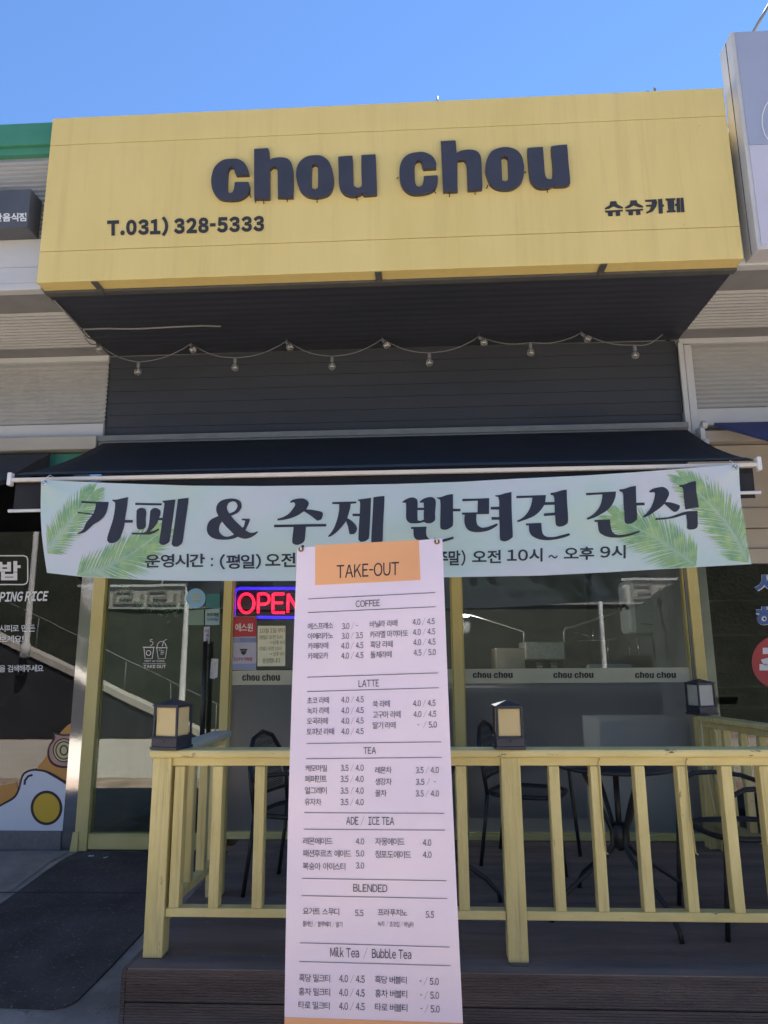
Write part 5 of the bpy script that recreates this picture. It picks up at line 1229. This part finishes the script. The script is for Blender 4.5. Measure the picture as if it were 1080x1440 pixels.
lv.build('leaves', mat('garland leaf', (0.25, 0.36, 0.25), (0.55, 0.62, 0.54), 30, rough=.6), t, fix=False); br.build('berries', mat('garland berry', (0.35, 0.04, 0.05), rough=.4), t)

# ================================================================== ACROSS THE STREET (seen in the glass)
W0, W1 = Vector((-12.2, -4.0, 3.25)), Vector((-4.3, -4.0, -.40))
def wz(x): return W0.z + (W1.z - W0.z) * (x - W0.x) / (W1.x - W0.x)
rw = thing('retaining_wall', 'dark ramp wall with a pale sloping coping across the street', 'wall', (-8, -4.1, -.34))
b = MB(); x0, x1 = -12.2, -4.5
b.hexa([(x0, -4.3, -.4), (x1, -4.3, -.4), (x1, -4.0, -.4), (x0, -4.0, -.4)], [(x0, -4.3, wz(x0) - .14), (x1, -4.3, wz(x1) - .14 + .12), (x1, -4.0, wz(x1) - .14 + .12), (x0, -4.0, wz(x0) - .14)]); b.build('wall_face', mat('dark rendered wall', (0.022, 0.024, 0.030), (0.034, 0.036, 0.043), 2, rough=.8), rw)
b = MB(); b.hexa([(x0, -4.33, wz(x0) - .137), (x1, -4.33, wz(x1) - .137 + .12), (x1, -3.96, wz(x1) - .137 + .12), (x0, -3.96, wz(x0) - .137)], [(x0, -4.33, wz(x0)), (x1, -4.33, wz(x1) + .12), (x1, -3.96, wz(x1) + .12), (x0, -3.96, wz(x0))]); b.build('coping', mat('pale coping', (0.42, 0.39, 0.35), (0.50, 0.47, 0.43), 4, rough=.8), rw)
t = thing('handrail', 'thin steel handrail running along the sloping ramp wall', 'handrail', (-8, -4.8, 0))
b = MB()
for dz in (.62,): b.tube([(x0, -4.9, wz(x0) + dz), (x1 + 1.5, -4.9, wz(x1 + 1.5) + dz)], .016, 6)
for k in range(9): xx = x0 + .3 + k * 1.05; b.tube([(xx, -4.9, wz(xx) - .4), (xx, -4.9, wz(xx) + .62)], .012, 6)
b.build('rail', M['trim_grey'], t)
for i, (x, y, lab) in enumerate(((-8.35, -3.75, 'white street lamp pole standing by the upper part of the ramp wall'), (-4.95, -3.75, 'white street lamp pole standing at the foot of the ramp wall'), (4.3, -6.2, 'white street lamp pole across the street on the right'))):
    t = thing('street_lamp', lab, 'street lamp', (x, y, -.33), 0, 'white lamp poles across the street')
    z0 = max(wz(x) - .1, -.34) if i < 2 else -.34
    b = MB(); b.lathe([(.10, 0), (.10, .25), (.065, .32), (.055, 2.0), (.045, 4.4)], (x, y, z0), 14); b.build('pole', M['white_metal'], t)
    b = MB(); b.tube([(x, y, z0 + 4.3), (x, y + .25, z0 + 4.6), (x, y + .8, z0 + 4.65)], .035, 8); b.build('arm', M['white_metal'], t)
    b = MB(); b.box(x - .1, x + .1, y + .7, y + 1.2, z0 + 4.6, z0 + 4.72); b.build('lamp_head', M['trim_grey'], t, bevel=.03)
def bank_rise(x, y):                          # both ends of the bank raised to block sky reflected in the shop glass
    s_ = max(0, min(1, (x - 7.6) / 1.6)) + max(0, min(1, (-10.6 - x) / 1.6)); return 4.5 * s_ * max(0, min(1, (-9.5 - y) / 2.5))
b = MB()
em = [(-6, -.36), (-8, .7), (-11.8, 2.9), (-13.5, 2.9), (-30, 2.9)]
for (ya, za), (yb, zb2) in zip(em, em[1:]):
    b.grid(lambda u, v, ya=ya, yb=yb, za=za, zb2=zb2: Vector((-40 + 80 * u, ya + (yb - ya) * v, za + (zb2 - za) * v + bank_rise(-40 + 80 * u, ya + (yb - ya) * v))), 60, 6)
tag(b.build('embankment', mat('dark planted bank', (0.010, 0.014, 0.009), (0.024, 0.029, 0.018), 1.2, rough=.9, bump=.5, bscale=9, bdist=.15), fix=False), kind='structure')
t = thing('parapet_fence', 'pale concrete parapet with a key pattern and steel rail on the bank across the street', 'fence', (0, -11.6, 2.9))
b = MB(); b.box(-30, 30, -11.7, -11.5, 2.9, 3.62); b.build('wall_panel', mat('pale parapet concrete', (0.36, 0.34, 0.31), (0.44, 0.42, 0.39), 1.5, rough=.8), t)
b = MB()
for k in range(-26, 26):                      # key pattern in raised relief, darker than the panel
    x = k * 1.1
    for x0_, x1_, z0_, z1_ in ((0, .62, 3.44, 3.52), (.54, .62, 3.22, 3.44), (.2, .54, 3.22, 3.30), (0, .08, 3.05, 3.44), (.08, .95, 3.05, 3.13), (.87, .95, 3.13, 3.40)): b.box(x + x0_, x + x1_, -11.5, -11.46, z0_, z1_)
b.build('relief', mat('key relief concrete', (0.22, 0.205, 0.185), (0.26, 0.245, 0.22), 2, rough=.8), t)
b = MB(); b.box(-30, 30, -11.74, -11.44, 3.625, 3.70); b.tube([(-30, -11.6, 4.02), (30, -11.6, 4.02)], .035, 8)
for k in range(-14, 15): b.tube([(k * 2.1, -11.6, 3.7), (k * 2.1, -11.6, 4.02)], .03, 8)
b.build('top_rail', M['white_metal'], t)
